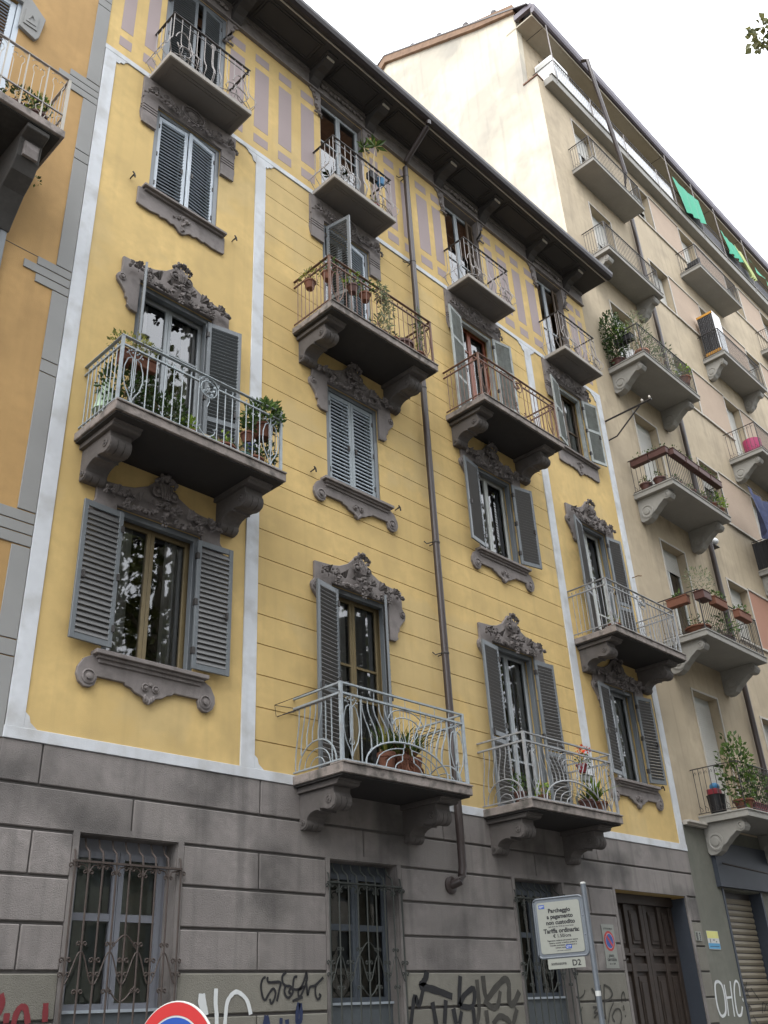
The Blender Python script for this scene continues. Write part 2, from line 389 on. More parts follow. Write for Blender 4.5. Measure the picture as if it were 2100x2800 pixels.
# painted violet stripes of the top storey
ST = [(4.665, 4.905), (5.14, 5.385), (6.985, 7.345), (7.61, 7.965), (8.23, 8.57), (8.835, 9.2), (10.89, 11.15), (11.355, 11.70), (11.90, 12.16), (12.44, 12.82), (13.0, 13.30),
      (15.0, 15.31), (15.53, 15.91), (16.14, 16.48), (16.75, 17.13), (18.75, 19.08), (19.2, 19.42)]
for x0, x1 in ST:
    for z0, z1 in ((16.70, 16.935), (17.13, 18.89), (19.09, 19.325)):
        q = MB(); q.box(x0, x1, 0, .003, z0, z1); q.build('painted_stripe', VIO, YH)
# frieze, soffit, gutter, roof
q = MB(); q.box(XL, XR, -.02, .05, 19.62, 20.1); q.box(XL, XR, .05, .09, 20.0, 20.1); q.box(XL, XR+.01, .05, .075, 19.62, 19.66); q.build('frieze', TRIM, YH)
for c in 'ABCD':
    for s in (-1, 1):
        o = [(.98, 19.63), (.92, 19.56), (.86, 19.53), (.84, 19.40), (.80, 19.36), (.81, 19.17), (.77, 19.10), (.71, 19.02), (.68, 18.93), (.575, 18.90)]
        jag = [(CX[c]+s*x, z) for x, z in o] + [(OP[c][0 if s < 0 else 1], 18.90), (OP[c][0 if s < 0 else 1], 19.62)]
        q = MB(); q.pxz(jag, 0, .035)
        for k in range(7):
            x, z = o[k+2]; q.ball(CX[c]+s*(x-.03), .045, z, .035, j=.3)
        for k in range(4): q.ball(CX[c]+s*(.66+.05*k), .045, 18.93, .028, j=.3)
        q.build('pier_cap', TRIM, YH)
    q = MB()
    for k in range(11):
        x = CX[c]-.6+.12*k; q.ball(x, .09, 19.86+rnd.uniform(-.03, .03), rnd.uniform(.035, .06), 1.3, .6, 1, j=.35)
    q.build('frieze_carving', TRIM, YH)
q = MB(); q.box(XL, 19.72, -.3, .86, 20.1, 20.17)
CORB = [CX[c]+d for c in 'ABCD' for d in (-.86, .86)]
xs = sorted(CORB)
for a, c in zip(xs, xs[1:]):
    for x0, x1 in ((a+.28, c-.28),):
        for k in range(2):
            i = .06*k
            q.box(x0+i, x1-i, .16+i, .19+i, 20.075, 20.1); q.box(x0+i, x1-i, .72-i, .75-i, 20.075, 20.1)
            q.box(x0+i, x0+.03+i, .19+i, .72-i, 20.075, 20.1); q.box(x1-.03-i, x1-i, .19+i, .72-i, 20.075, 20.1)
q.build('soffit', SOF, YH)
q = MB(); q.box(XL, 19.73, .86, .885, 20.06, 20.16); q.build('eaves_fascia', BST, YH)
q = MB(); q.ppz([(.885, 20.10), (.92, 20.075), (.98, 20.07), (1.05, 20.11), (1.085, 20.19), (1.09, 20.27), (1.06, 20.27), (1.0, 20.2), (.93, 20.2), (.885, 20.25)], XL, 19.74)
q.build('gutter', GUT, YH)
q = MB(); q.ppz([(1.0, 20.29), (1.0, 20.33), (-6, 22.9), (-12, 20.4), (-12, 20.3), (-6, 22.8)], XL, 19.70); q.build('roof', TILE, YH)
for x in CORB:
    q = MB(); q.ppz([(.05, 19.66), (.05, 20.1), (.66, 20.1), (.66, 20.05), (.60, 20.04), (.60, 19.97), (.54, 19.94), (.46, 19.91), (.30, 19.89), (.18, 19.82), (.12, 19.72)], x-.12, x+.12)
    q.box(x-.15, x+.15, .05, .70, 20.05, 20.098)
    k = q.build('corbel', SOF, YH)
    q = MB(); q.box(x-.10, x+.10, .60, .63, 19.98, 20.035); q.build('corbel_face', BST, k)  # pale plate paints the lit highlight on the corbel front
# ------------------------------------------------------------------ carved crowns
def lumps(path, n, r0, r1, q, p=.06):
    for k in range(n):
        t = k/(n-1)*(len(path)-1); i = min(int(t), len(path)-2); f = t-i
        x = path[i][0]*(1-f)+path[i+1][0]*f; z = path[i][1]*(1-f)+path[i+1][1]*f
        r = rnd.uniform(r0, r1)
        q.ball(x+rnd.uniform(-.03, .03), p+rnd.uniform(0, .03), z+rnd.uniform(-.035, .035), r, rnd.uniform(.8, 1.3), .8, rnd.uniform(.7, 1.2), 6, 4, .4)
def flower(q, x, z, r, p=.07):
    for k in range(5):
        a = 2*math.pi*k/5+.3; q.ball(x+r*.75*math.cos(a), p+.012, z+r*.75*math.sin(a), r*.42, 1, .8, 1, 5, 3, .15)
    q.ball(x, p+.02, z, r*.3, n=5, m=3)
def cup(q, x, z, r, a, p=.06):          # open shell-like leaf, mouth turned along angle a
    ca, sa = math.cos(a), math.sin(a); R1 = []; n = 8
    for k in range(n+1):
        t = math.pi*k/n; h = r*math.cos(t); o = r*.75*math.sin(t)
        jag = 1+(.18 if k % 2 else -.1)
        R1.append((q.V(x-ca*r*.6-sa*h*.25, p, z-sa*r*.6+ca*h*.25), q.V(x+ca*r*.5-sa*h*jag, p+o*jag+.01, z+sa*r*.5+ca*h*jag)))
    for (a0, b0), (a1, b1) in zip(R1, R1[1:]): q.f.append((a0, a1, b1, b0))
def disc_scroll(q, x, z, r, p0=.05, p1=.075): q.lathe([(r, p0), (r, p1), (r*.82, p1+.006), (r*.75, p1-.012), (r*.42, p1-.008), (r*.4, p1+.016), (r*.05, p1+.022)], x, 0, z, 14, 'p')
def crown_garland():
    q = MB(local=True)
    for s in (-1, 1):
        lumps([(s*.93, .12), (s*.86, .20), (s*.78, .15)], 8, .02, .04, q)
        cup(q, s*.76, .20, .075, 2.0 if s < 0 else 1.1); cup(q, s*.80, .10, .05, 4.0 if s < 0 else 5.4)
        lumps([(s*.72, .2), (s*.6, .14), (s*.55, .2)], 7, .022, .036, q)
        flower(q, s*.60, -.0, .055); flower(q, s*.58, .22, .035)
        lumps([(s*.58, .06), (s*.56, .15)], 4, .03, .045, q)
        cup(q, s*.42, .19, .095, .9 if s > 0 else 2.2); cup(q, s*.2, .2, .075, .6 if s > 0 else 2.5)
        lumps([(s*.5, .04), (s*.36, -.01), (s*.22, .0), (s*.12, .1), (s*.08, .2)], 20, .022, .042, q)
        disc_scroll(q, s*.125, .40, .085, .05, .07)
        lumps([(s*.1, .62), (s*.16, .55)], 4, .022, .035, q)
    flower(q, 0, -.07, .06); lumps([(0, .0), (0, .25)], 6, .03, .05, q); lumps([(-.09, .64), (0, .69), (.09, .64)], 7, .022, .034, q)
    for a in (-.25, -.1, .05, .2): q.tube([(a*.2, .08, .30), (a*.3, .09, .42), (a*.4, .08, .54)], [.012, .022, .014], 5)
    cup(q, -.075, .60, .06, 2.1); cup(q, .075, .60, .06, 1.0); cup(q, 0, .63, .06, 1.57)
    # local y is -p
    q.v = [(a, -abs(c)*1.15, d) for a, c, d in q.v]
    return q.mesh('garland', TRD)
def crown(c, zt):
    x = CX[c]; o = [(1.0, .30), (1.0, 0), (1.02, -.03), (1.06, -.07), (1.075, -.13), (1.055, -.2), (.98, -.28), (.91, -.37), (.90, -.45), (.865, -.47), (.85, -.55), (.87, -.58), (.80, -.64), (.685, -.645)]
    L = [(x-a, zt+h) for a, h in o]; Rr = [(x+a, zt+h) for a, h in reversed(o)]
    x0, x1 = OP[c]
    top = [(x+a, zt+h) for a, h in ((.62, .33), (.45, .37), (.25, .47), (.12, .60), (.06, .68), (-.06, .68), (-.12, .60), (-.25, .47), (-.45, .37), (-.62, .33))]
    L[-1] = (x0, zt-.645); Rr[0] = (x1, zt-.645)
    q = MB(); q.pxz(L+[(x0, zt), (x1, zt)]+Rr+top, 0, .052)
    q.box(x0-.02, x1+.02, .0, .066, zt+.002, zt+.03)
    o_ = q.build('window_crown', TRIM, YH, bevel=.007)
    for s in (-1, 1):
        q = MB(); disc_scroll(q, x+s*.985, zt-.12, .062, .05, .068); q.build('scroll', TRIM, o_, smooth=True)
    inst('garland', cached('garland', crown_garland), (x, 9.955, zt), o_)
def garland3():
    q = MB(local=True)
    for s in (-1, 1):
        lumps([(s*.98, .02), (s*.9, .12), (s*.84, .06), (s*.78, .14)], 12, .018, .036, q); cup(q, s*.8, .15, .085, 2.0 if s < 0 else 1.1); cup(q, s*.72, .12, .06, 3.6 if s < 0 else 5.9)
        q.tube([(s*a, .06, h) for a, h in ((.7, .14), (.58, .1), (.5, .16), (.42, .2))], .022, 5)
        q.tube([(s*a, .06, h) for a, h in spiral(.36, .06, .10, 90)], .016, 5)
        q.tube([(s*a, .06, h) for a, h in spiral(.55, .2, .07, 0)], .014, 5)
        lumps([(s*.62, .1), (s*.48, .04), (s*.3, .0)], 9, .02, .036, q)
        cup(q, s*.46, .1, .06, 1.5)
    q.tube([(a, .07, h) for a, h in arc(0, .2, .24, 0, 360, 20, .17)[:-1]], .02, 5, closed=True)
    q.tube([(a, .065, h) for a, h in arc(0, .2, .17, 0, 360, 18, .11)[:-1]], .012, 5, closed=True)
    q.ball(0, .05, .2, .12, 1, .35, .8, 9, 5)
    lumps([(-.22, -.0), (0, -.03), (.22, 0)], 10, .02, .034, q)
    q.v = [(a, -abs(c), d) for a, c, d in q.v]
    return q.mesh('garland', TRD)
def crown3(c, zt):
    x = CX[c]; x0, x1 = OP[c]
    def side(s):
        o = [(.99, .53), (.99, -.16), (.995, -.16), (.995, -.175), (.965, -.175), (.965, -.20), (.995, -.2), (.995, -.235), (.965, -.235), (.965, -.26), (.995, -.26), (1.0, -.36), (.985, -.46), (.96, -.53), (.92, -.56), (.89, -.55), (.885, -.49), (.87, -.49), (.865, -.58), (.84, -.60)]
        return [(x+s*a, zt+h) for a, h in o]
    L = side(-1); Rr = list(reversed(side(1)))
    q = MB(); q.pxz(L+[(x0, zt-.62), (x0, zt), (x1, zt), (x1, zt-.62)]+Rr, 0, .02)
    q.box(x-.985, x+.985, .02, .05, zt+.012, zt+.53)
    for s in (-1, 1):            # proud fields that leave three grooves between them
        e = x0 if s < 0 else x1
        for h0, h1 in ((-.15, .012), (-.215, -.176), (-.281, -.241), (-.60, -.307)):
            a, b_ = sorted((e, x+s*.965)); q.box(a, b_, .02, .05, zt+h0, zt+h1)
    o_ = q.build('window_crown', TRIM, YH)
    inst('garland', cached('garland3', garland3), (x, 9.955, zt+.06), o_)
def sill_scroll(c, zs, shelf=True):
    x = CX[c]+.02
    o = [(-.82, .0), (-.93, -.06), (-1.0, -.18), (-1.01, -.27), (-.97, -.36), (-.9, -.41), (-.82, -.41), (-.76, -.37), (-.735, -.29), (-.74, -.26), (-.36, -.26), (-.34, -.29), (-.26, -.31), (-.2, -.355), (-.1, -.385), (-.07, -.40), (-.06, -.44), (0, -.47)]
    pts = [(x+a, zs+h) for a, h in o]+[(x-a, zs+h) for a, h in reversed(o[:-1])]
    q = MB(); q.pxz(pts, 0, .05); q.box(x-.75, x+.75, .05, .075, zs-.09, zs-.04)
    o_ = q.build('sill_apron', TRIM, YH, bevel=.006)
    q = MB(); q.box(x-.83, x+.83, 0, .15, zs, zs+.055); q.box(x-.78, x+.78, 0, .11, zs-.04, zs); q.build('window_sill', TRIM, o_, bevel=.006)
    for s in (-1, 1):
        for dx, dz, r_, p0, p1 in ((.85, .28, .095, .045, .06), (.075, .27, .05, .05, .07)): q = MB(); disc_scroll(q, x+s*dx, zs-dz, r_, p0, p1); q.build('scroll', TRIM, o_, smooth=True)
    q = MB(); q.ball(x, .055, zs-.22, .03, n=6); q.build('bead', TRIM, o_, smooth=True); q = MB()
    for a in (-.06, -.03, 0, .03, .06): q.ball(x+a, .05, zs-.39-.05*(1-abs(a)/.06), .028, .8, .7, 1.5, 6, 4)
    q.build('leaf_carving', TRIM, o_, smooth=True)
def sill_flat(c, zs):
    x = CX[c]-.02
    o = [(-.86, .0), (-.86, -.36), (-.82, -.38), (-.6, -.39), (-.45, -.36), (-.42, -.39), (-.3, -.36), (-.22, -.40), (-.16, -.38), (-.1, -.42), (-.05, -.47), (0, -.49)]
    pts = [(x+a, zs+h) for a, h in o]+[(x-a, zs+h) for a, h in reversed(o[:-1])]
    q = MB(); q.pxz(pts, 0, .045); o_ = q.build('sill_apron', TRIM, YH, bevel=.006)
    q = MB(); q.box(x-.80, x+.84, 0, .14, zs, zs+.05); q.box(x-.76, x+.80, 0, .09, zs-.04, zs); q.build('window_sill', TRIM, o_, bevel=.006)
    q = MB(); lumps([(x-.14, zs-.2), (x, zs-.16), (x+.14, zs-.2)], 8, .02, .035, q, .05); lumps([(x, zs-.2), (x, zs-.42)], 7, .02, .035, q, .05); q.build('sill_carving', TRIM, o_)
for c, f in KIND:
    zt = FLZ[f][2]
    if f in (1, 2): crown(c, zt)
    elif f == 3: crown3(c, zt)
    if KIND[c, f] == 'w': (sill_scroll if f < 3 else sill_flat)(c, FLZ[f][0]-.06)
# ------------------------------------------------------------------ windows and shutters
def slat_mesh(L, tilt, m, dep=.06, th=.015):
    def mk():
        q = MB(local=True); ca, sa = math.cos(rad(tilt)), math.sin(rad(tilt))
        pr = [(-dep/2*ca+th/2*sa, -dep/2*sa-th/2*ca), (dep/2*ca+th/2*sa, dep/2*sa-th/2*ca), (dep/2*ca-th/2*sa, dep/2*sa+th/2*ca), (-dep/2*ca-th/2*sa, -dep/2*sa+th/2*ca)]
        q.ppz(pr, 0, L); return q.mesh('slat', m)
    return cached(('slat', round(L, 3), tilt, m.name, dep), mk)
def shutter(hx, hp, z0, H, w, ang, right=False, m=SHM, tilt=50, pitch=.066, mids=(), th=.038, smat=None, slide=.065, iron=True, dep=.06):
    """one leaf; hinge at (hx, hp); ang = opening angle, 0 closed, 180 flat on the wall"""
    st = slide; q = MB(local=True)
    q.box(0, st, -th/2, th/2, 0, H); q.box(w-st, w, -th/2, th/2, 0, H)
    bars = [0]+[H*t for t in mids]+[H-.085]
    for z in bars: q.box(st, w-st, -th/2+.003, th/2-.003, z, z+.085)
    rz = rad(180+ang) if right else -rad(ang)
    o = inst('shutter', q.mesh('shutter', m), (hx, 10-hp, z0), YH, rz)
    bv = o.modifiers.new('bevel', 'BEVEL'); bv.width = .004; bv.segments = 1
    t = -tilt if right else tilt
    me = slat_mesh(w-2*st+.01, t, smat or m, dep)
    for a, b_ in zip(bars, bars[1:]):
        z = a+.085+pitch*.45
        while z < b_-.012:
            s = bpy.data.objects.new('slat', me); COL.objects.link(s); s.parent = o; s.location = (st-.005, 0, z); z += pitch
    if iron:
        hm = cached('hinge', lambda: MB(local=True).box(-.015, .03, -.031, .031, -.045, .045).mesh('hinge', IRD))
        lm = cached('latch', lambda: MB(local=True).box(-.015, .015, -.049, .049, 0, .10).mesh('latch', IRD))
        for nm, me_, x_, z_ in (('hinge', hm, 0, .25), ('hinge', hm, 0, H*.5), ('hinge', hm, 0, H-.25), ('latch', lm, w-.085, H*.42)):
            s = bpy.data.objects.new(nm, me_); COL.objects.link(s); s.parent = o; s.location = (x_, 0, z_)
    return o
def casement(c, f, cm=PALEW, trans=(), p=-.2, curtain=None, fm=SHM, frame=True, room=None, inset=.0, head=.09, gl=GLA):
    x0, x1, z0, z1 = opening(c, f)
    q = MB(); W_ = q.box(x0, x0+.055, p-.05, p+.01, z0, z1).box(x1-.055, x1, p-.05, p+.01, z0, z1).box(x0+.055, x1-.055, p-.05, p+.01, z1-.06, z1).box(x0+.055, x1-.055, p-.05, p+.01, z0, z0+.05)
    win = q.build('window', cm, YH, bevel=.004)
    xm = (x0+x1)/2
    for a, b_ in ((x0+.058, xm-.003), (xm+.003, x1-.058)):
        q = MB(); q.box(a, a+.055, p-.035, p+.03, z0+.05, z1-.06); q.box(b_-.055, b_, p-.035, p+.03, z0+.05, z1-.06)
        zz = [z0+.05]+[z0+(z1-z0)*t for t in trans]+[z1-.06]
        q.box(a+.055, b_-.055, p-.03, p+.025, z0+.05, z0+.12); q.box(a+.055, b_-.055, p-.03, p+.025, z1-.12, z1-.06)
        for t in zz[1:-1]: q.box(a+.055, b_-.055, p-.025, p+.02, t-.02, t+.02)
        q.build('casement', cm, win, bevel=.003)
        for k, (za, zb) in enumerate(zip(zz, zz[1:])):
            q = MB(); lo = za+(.07 if k == 0 else .02); hi = zb-(.06 if k == len(zz)-2 else .02)
            q.face([(a+.055, p, lo), (b_-.055, p, lo), (b_-.055, p, hi), (a+.055, p, hi)]); q.build('pane', gl, win)
    if curtain:
        q = MB(); n = 40; rows = []
        for z in (z0+.05, (z0+z1)/2, z1-.08):
            rows.append([q.V(x0+.06+(x1-x0-.12)*k/n, p-.085+.028*math.sin(k*1.15)+.012*math.sin(k*2.7), z) for k in range(n+1)])
        for A, B in zip(rows, rows[1:]):
            for k in range(n): 
                if abs(k-n/2) > curtain: q.f.append((A[k], A[k+1], B[k+1], B[k]))
        q.build('curtain', CUR, win, smooth=True)
    if room:
        q = MB(); q.box(x0, x1, p-.3, p-.28, z0, z1); q.build('drape', room, win)
    if frame:
        q = MB(); q.box(x0, x0+.085, -.11, -.015, z0, z1); q.box(x1-.085, x1, -.11, -.015, z0, z1); q.box(x0+.085, x1-.085, -.11, -.015, z1-head, z1)
        if KIND[c, f] == 'w': q.box(x0+.085, x1-.085, -.12, -.015, z0, z0+.05)
        q.build('shutter_frame', fm, win, bevel=.004)
    return win
def leaf_dims(c, f, head=.10):
    x0, x1, z0, z1 = opening(c, f); w = (x1-x0-.17)/2-.003
    return x0+.085, x1-.085, z0+(.055 if KIND[c, f] == 'w' else .02), z1-head-z0-(.055 if KIND[c, f] == 'w' else .02), w
def pair(c, f, aL, aR, **k):
    a, b_, z, H, w = leaf_dims(c, f)
    pL = .085 if aL > 20 else -.055; pR = .085 if aR > 20 else -.055
    if k.pop('dp', 0): pL = pR = .05
    kk = dict(k)
    shutter(a, pL, z, H, w, aL, False, **kk); shutter(b_, pR, z, H, w, aR, True, **kk)
def holders(c, zs, p0=.0):
    for s in (-1, 1):
        x = CX[c]+s*1.02; q = MB()
        q.tube([(x, 0, zs+.16), (x, .12, zs+.17)], .012, 5); q.tube([(x-.03, .12, zs+.20), (x, .125, zs+.17), (x+.02, .12, zs+.11)], .014, 5); q.tube([(x, .06, zs+.17), (x+.05, .07, zs+.22)], .012, 5)
        q.build('shutter_holder', IRD, YH)
# floor 1
casement('A', 1, OCH, curtain=8); pair('A', 1, 177, 177, tilt=-68, smat=SLC_, dep=.082, pitch=.074)  # curtain added here to lighten the dark panes
casement('B', 1, OCH, (.45, .62), curtain=3); 
a, b_, z, H, w = leaf_dims('B', 1); shutter(a, .085, z, H, w, 168, False, tilt=40, mids=(.42,), smat=SLV); shutter(b_, .03, z, H, w, 46, True, tilt=40, mids=(.42,), smat=SLV)
casement('C', 1, GRW, (.33,), curtain=11); pair('C', 1, 172, 176, mids=(.38, .42), tilt=48, smat=SLV)
casement('D', 1, GRW, curtain=9); pair('D', 1, 172, 170, tilt=40, smat=SLV); holders('D', 5.62)  # curtain put in to make these panes paler
# floor 2
casement('A', 2, GRW, (.35, .71), curtain=10)  # pale curtain added to soften the contrast of the reflections
a, b_, z, H, w = leaf_dims('A', 2); shutter(a, .03, z, H, w, 119, False, tilt=40, mids=(.36,)); shutter(b_, .04, z, H, w, 168, True, tilt=40, mids=(.36,), smat=SHM)
casement('B', 2, GRW); pair('B', 2, 0, 0, tilt=54, pitch=.075, smat=SHA, m=SHC); holders('B', 9.62)
casement('C', 2, PALEW, room=DRKR); pair('C', 2, 170, 168, tilt=48, smat=SLV)
casement('D', 2, PALEW, (.30,), room=DRKR); pair('D', 2, 165, 172, tilt=46, mids=(.36, .40), smat=SLV)
# floor 3
casement('A', 3, GRW); pair('A', 3, 3, 7, tilt=44, pitch=.075, m=SHA, smat=SHA); holders('A', 13.62)
casement('B', 3, GRW, (.4,))
a, b_, z, H, w = leaf_dims('B', 3); shutter(a, .03, z, H, w, 78, False, tilt=46, mids=(.36,)); shutter(b_, -.05, z, H, w, 8, True, tilt=46, mids=(.36,), m=SHA)
casement('C', 3, RED, (.30, .78), fm=SHW); pair('C', 3, 168, 170, m=SHW, tilt=52, mids=(.35, .70), pitch=.06)
casement('D', 3, BRN, (.45,), curtain=3, fm=SHW); pair('D', 3, 166, 168, m=SHW, tilt=50, mids=(.5,), pitch=.06)
# floor 4
casement('A', 4, BRN, (.6,), curtain=None, room=DRKR); a, b_, z, H, w = leaf_dims('A', 4)
shutter(a, -.05, z, H, w, 4, False, m=SHM, tilt=46); shutter(b_, -.05, z, H, w*.82, 6, True, m=SHM, tilt=46)
casement('B', 4, GRW, (.62,), p=-.14, frame=False)
q = MB(); q.box(9.40, 9.98, -.24, -.22, 16.5, 17.35); q.build('blind', PWH, YH)  # white sheet stands in for the bright reflection low in the door glass
casement('C', 4, GRW, (.45,), frame=False); a, b_, z, H, w = leaf_dims('C', 4); shutter(b_+.06, -.14, z, H, w*.5, 4, True, m=BRN, tilt=46)
casement('D', 4, GRW, (.45,), frame=False); a, b_, z, H, w = leaf_dims('D', 4); shutter(b_+.06, -.14, z, H, w*.5, 4, True, m=BRN, tilt=46)
for c in 'ABCD':
    x0, x1, z0, z1 = opening(c, 4); q = MB()
    q.box(x1-.012, x1-.002, -.32, -.002, z0, z1-.012); q.box(x0+.002, x0+.012, -.32, -.002, z0, z1-.012); q.box(x0+.002, x1-.002, -.32, -.002, z1-.012, z1-.002); q.build('reveal', TRIM, YH)
# ------------------------------------------------------------------ ground floor windows with grilles, entrance door
def scrollpair(q, x, z, p, r=.035):
    for s in (-1, 1): q.tube([(a, p, h) for a, h in [(x, z)]+spiral(x+s*r*1.1, z+.0, r*.8, 180 if s > 0 else 0, 1.1, 8, -s)], .0095, 4)
def ground_window(x0, x1, dusty, rust):
    z0, z1, zs = 1.0, 3.66, 1.9; p = -.22
    q = MB(); q.box(x0, x0+.06, p-.05, p, zs, z1); q.box(x1-.06, x1, p-.05, p, zs, z1); q.box(x0+.06, x1-.06, p-.05, p, z1-.14, z1)
    w = q.build('window', mat('lilac_grey_window_frame', (.20, .21, .24), .5, .06) if not dusty else mat('dusty_blue_window_frame', (.075, .088, .105), .7, .15), YH, bevel=.004); xm = (x0+x1)/2
    for a, b_ in ((x0+.062, xm-.004), (xm+.004, x1-.062)):
        q = MB(); q.box(a, a+.065, p-.04, p+.02, zs, z1-.142); q.box(b_-.065, b_, p-.04, p+.02, zs, z1-.142); q.box(a+.065, b_-.065, p-.04, p+.015, zs, zs+.06)
        q.box(a+.065, b_-.065, p-.04, p+.015, z1-.22, z1-.142); q.box(a+.065, b_-.065, p-.035, p+.012, 2.78, 2.86); q.build('casement', w.data.materials[0], w)
        for lo, hi in ((zs+.06, 2.78), (2.86, z1-.22)):
            q = MB(); q.face([(a+.065, p-.01, lo), (b_-.065, p-.01, lo), (b_-.065, p-.01, hi), (a+.065, p-.01, hi)]); q.build('pane', GLD if dusty else GLA, w)
    q = MB(); q.box(x0+.05, x1-.05, p-.10, p-.09, zs, z1-.1); q.build('inner_blind', mat('grey_green_blind', (.07, .08, .068) if dusty else (.46, .56, .53), .9, .3, 2), w)
    q = MB(); q.box(x0, x1, p-.05, p+.03, z0, zs-.03); q.build('panel', mat('slate_panel', (.10, .115, .125), .7, .1), w)
    q = MB(); q.box(x0, x1, p-.05, p+.06, zs-.03, zs); q.build('sill_strip', SHA, w)
    gr = MB(); gp = .05
    gr.box(x0-.055, x1+.035, gp-.018, gp+.018, 3.34, 3.362)
    for xx in (x0-.055, x1+.015): gr.box(xx, xx+.02, -.02, gp-.018, 3.34, 3.362)
    G = gr.build('grille', rust, YH)
    n = 9; X_ = [x0-.045+(x1-x0+.07)*k/(n-1) for k in range(n)]
    for k, x in enumerate(X_):
        q = MB(); q.tube([(x, gp, 1.0), (x, gp, 3.35), (x, gp-.02, 3.46), (x, gp-.10, 3.52), (x, gp-.14, 3.62)], .0115, 5)
        q.build('grille_bar', rust, G)
    q = MB()
    for k, x in enumerate(X_):
        if k % 2: 
            scrollpair(q, x, 3.24, gp); scrollpair(q, x, 2.52, gp); scrollpair(q, x, 2.06, gp)
            for s in (-1, 1): q.tube([(a, gp, h) for a, h in ((x, 3.24), (x+s*.05, 3.31), (x+s*.14, 3.33))], .009, 4)
        else:
            for zz in (3.30, 2.36, 2.22): scrollpair(q, x, zz, gp, .04)
        if k < n-1:
            d = X_[1]-X_[0]; e = 1 if k % 2 else -1
            q.tube([(x+d*t, gp, 2.29+e*.16*math.cos(math.pi*t)) for t in [j/8 for j in range(9)]], .009, 4)
            if k in (3, 4): q.tube([(x+d*t, gp, (2.62 if k == 3 else 2.62)-.16*(1-t if k == 3 else t)**1.5) for t in [j/6 for j in range(7)]], .009, 4); q.tube([(x+d*t, gp, 1.96+.16*(1-t if k == 3 else t)**1.5) for t in [j/6 for j in range(7)]], .009, 4)
    q.build('grille_scrolls', rust, G, kind='stuff')
    q = MB(); q.box(x1-.012, x1-.002, -.32, -.012, z0, z1-.012); q.box(x0+.002, x0+.012, -.32, -.012, z0, z1-.012); q.box(x0+.002, x1-.002, -.32, -.012, z1-.012, z1-.002); q.build('reveal', PLI, w)
RUST = mat('grey_brown_iron', (.062, .047, .040), .7, .25, 14); RUS2 = mat('dark_green_iron', (.04, .045, .04), .7, .2, 14)
ground_window(5.48, 6.79, False, RUST); ground_window(9.26, 10.6, True, RUS2); ground_window(13.42, 14.77, True, RUS2)
q = MB(); q.box(16.50, 19.17, -.45, -.40, 0, 3.65); DOOR = q.build('entrance_door', WDR, YH)
q = MB(); q.box(16.50, 19.168, -.40, -.30, 3.47, 3.65)
for x in (16.52, 17.30, 17.86, 18.00, 18.56): q.box(x, x+.13, -.40, -.345, 0, 3.47)
q.box(19.04, 19.168, -.40, -.345, 0, 3.47); q.build('door_frame', WDR, DOOR, bevel=.006)
for x0, x1 in ((16.65, 17.30), (17.43, 17.86), (18.13, 18.56), (18.69, 19.04)):
    q = MB()
    q.box(x0, x1, -.40, -.355, 2.28, 2.42); q.box(x0, x1, -.40, -.33, 2.55, 2.60); q.box(x0, x1, -.40, -.36, 2.60, 2.68)
    q.box(x0+.08, x1-.08, -.40, -.365, 2.76, 3.36); q.box(x0+.1, x1-.1, -.365, -.35, 2.82, 3.3)
    q.box(x0+.08, x1-.08, -.40, -.365, 1.0, 2.2); q.box(x0+.12, x1-.12, -.365, -.345, 1.05, 2.12)
    q.build('door_panel', WDR, DOOR, bevel=.008)
q = MB(); q.box(19.155, 19.172, -.40, -.02, 0, 3.62); q.build('door_reveal', DBL, YH)
# ------------------------------------------------------------------ drain pipe
q = MB(); pts = [(11.93, .98, 20.08), (11.93, .97, 19.98), (11.93, .93, 19.93), (11.93, .80, 19.84), (11.93, .32, 19.48), (11.93, .20, 19.36), (11.93, .165, 19.2), (11.93, .16, 12), (11.93, .16, 3.72), (11.90, .155, 3.58), (11.83, .15, 3.49), (11.78, .09, 3.46), (11.77, .0, 3.45)]
q.tube(pts, .066, 12); DP = q.build('drainpipe', PIPE, YH, smooth=True)
q = MB(); q.lathe([(.13, .0), (.13, .03), (.09, .05), (.07, .05)], 11.77, .012, 3.45, 16, 'p'); q.build('wall_rose', PIPE, DP, smooth=True)
for z in (18.9, 16.25, 12.85, 9.35, 7.2, 14.5):
    q = MB(); q.lathe([(.072, -.02), (.076, 0), (.072, .02)], 11.93, .16, z, 12); q.tube([(11.93, .1, z), (11.93, 0, z)], .012, 5); q.tube([(11.86, .14, z), (11.80, .05, z-.02), (11.76, .02, z+.03)], .011, 5); q.build('pipe_clip', IRD, DP)
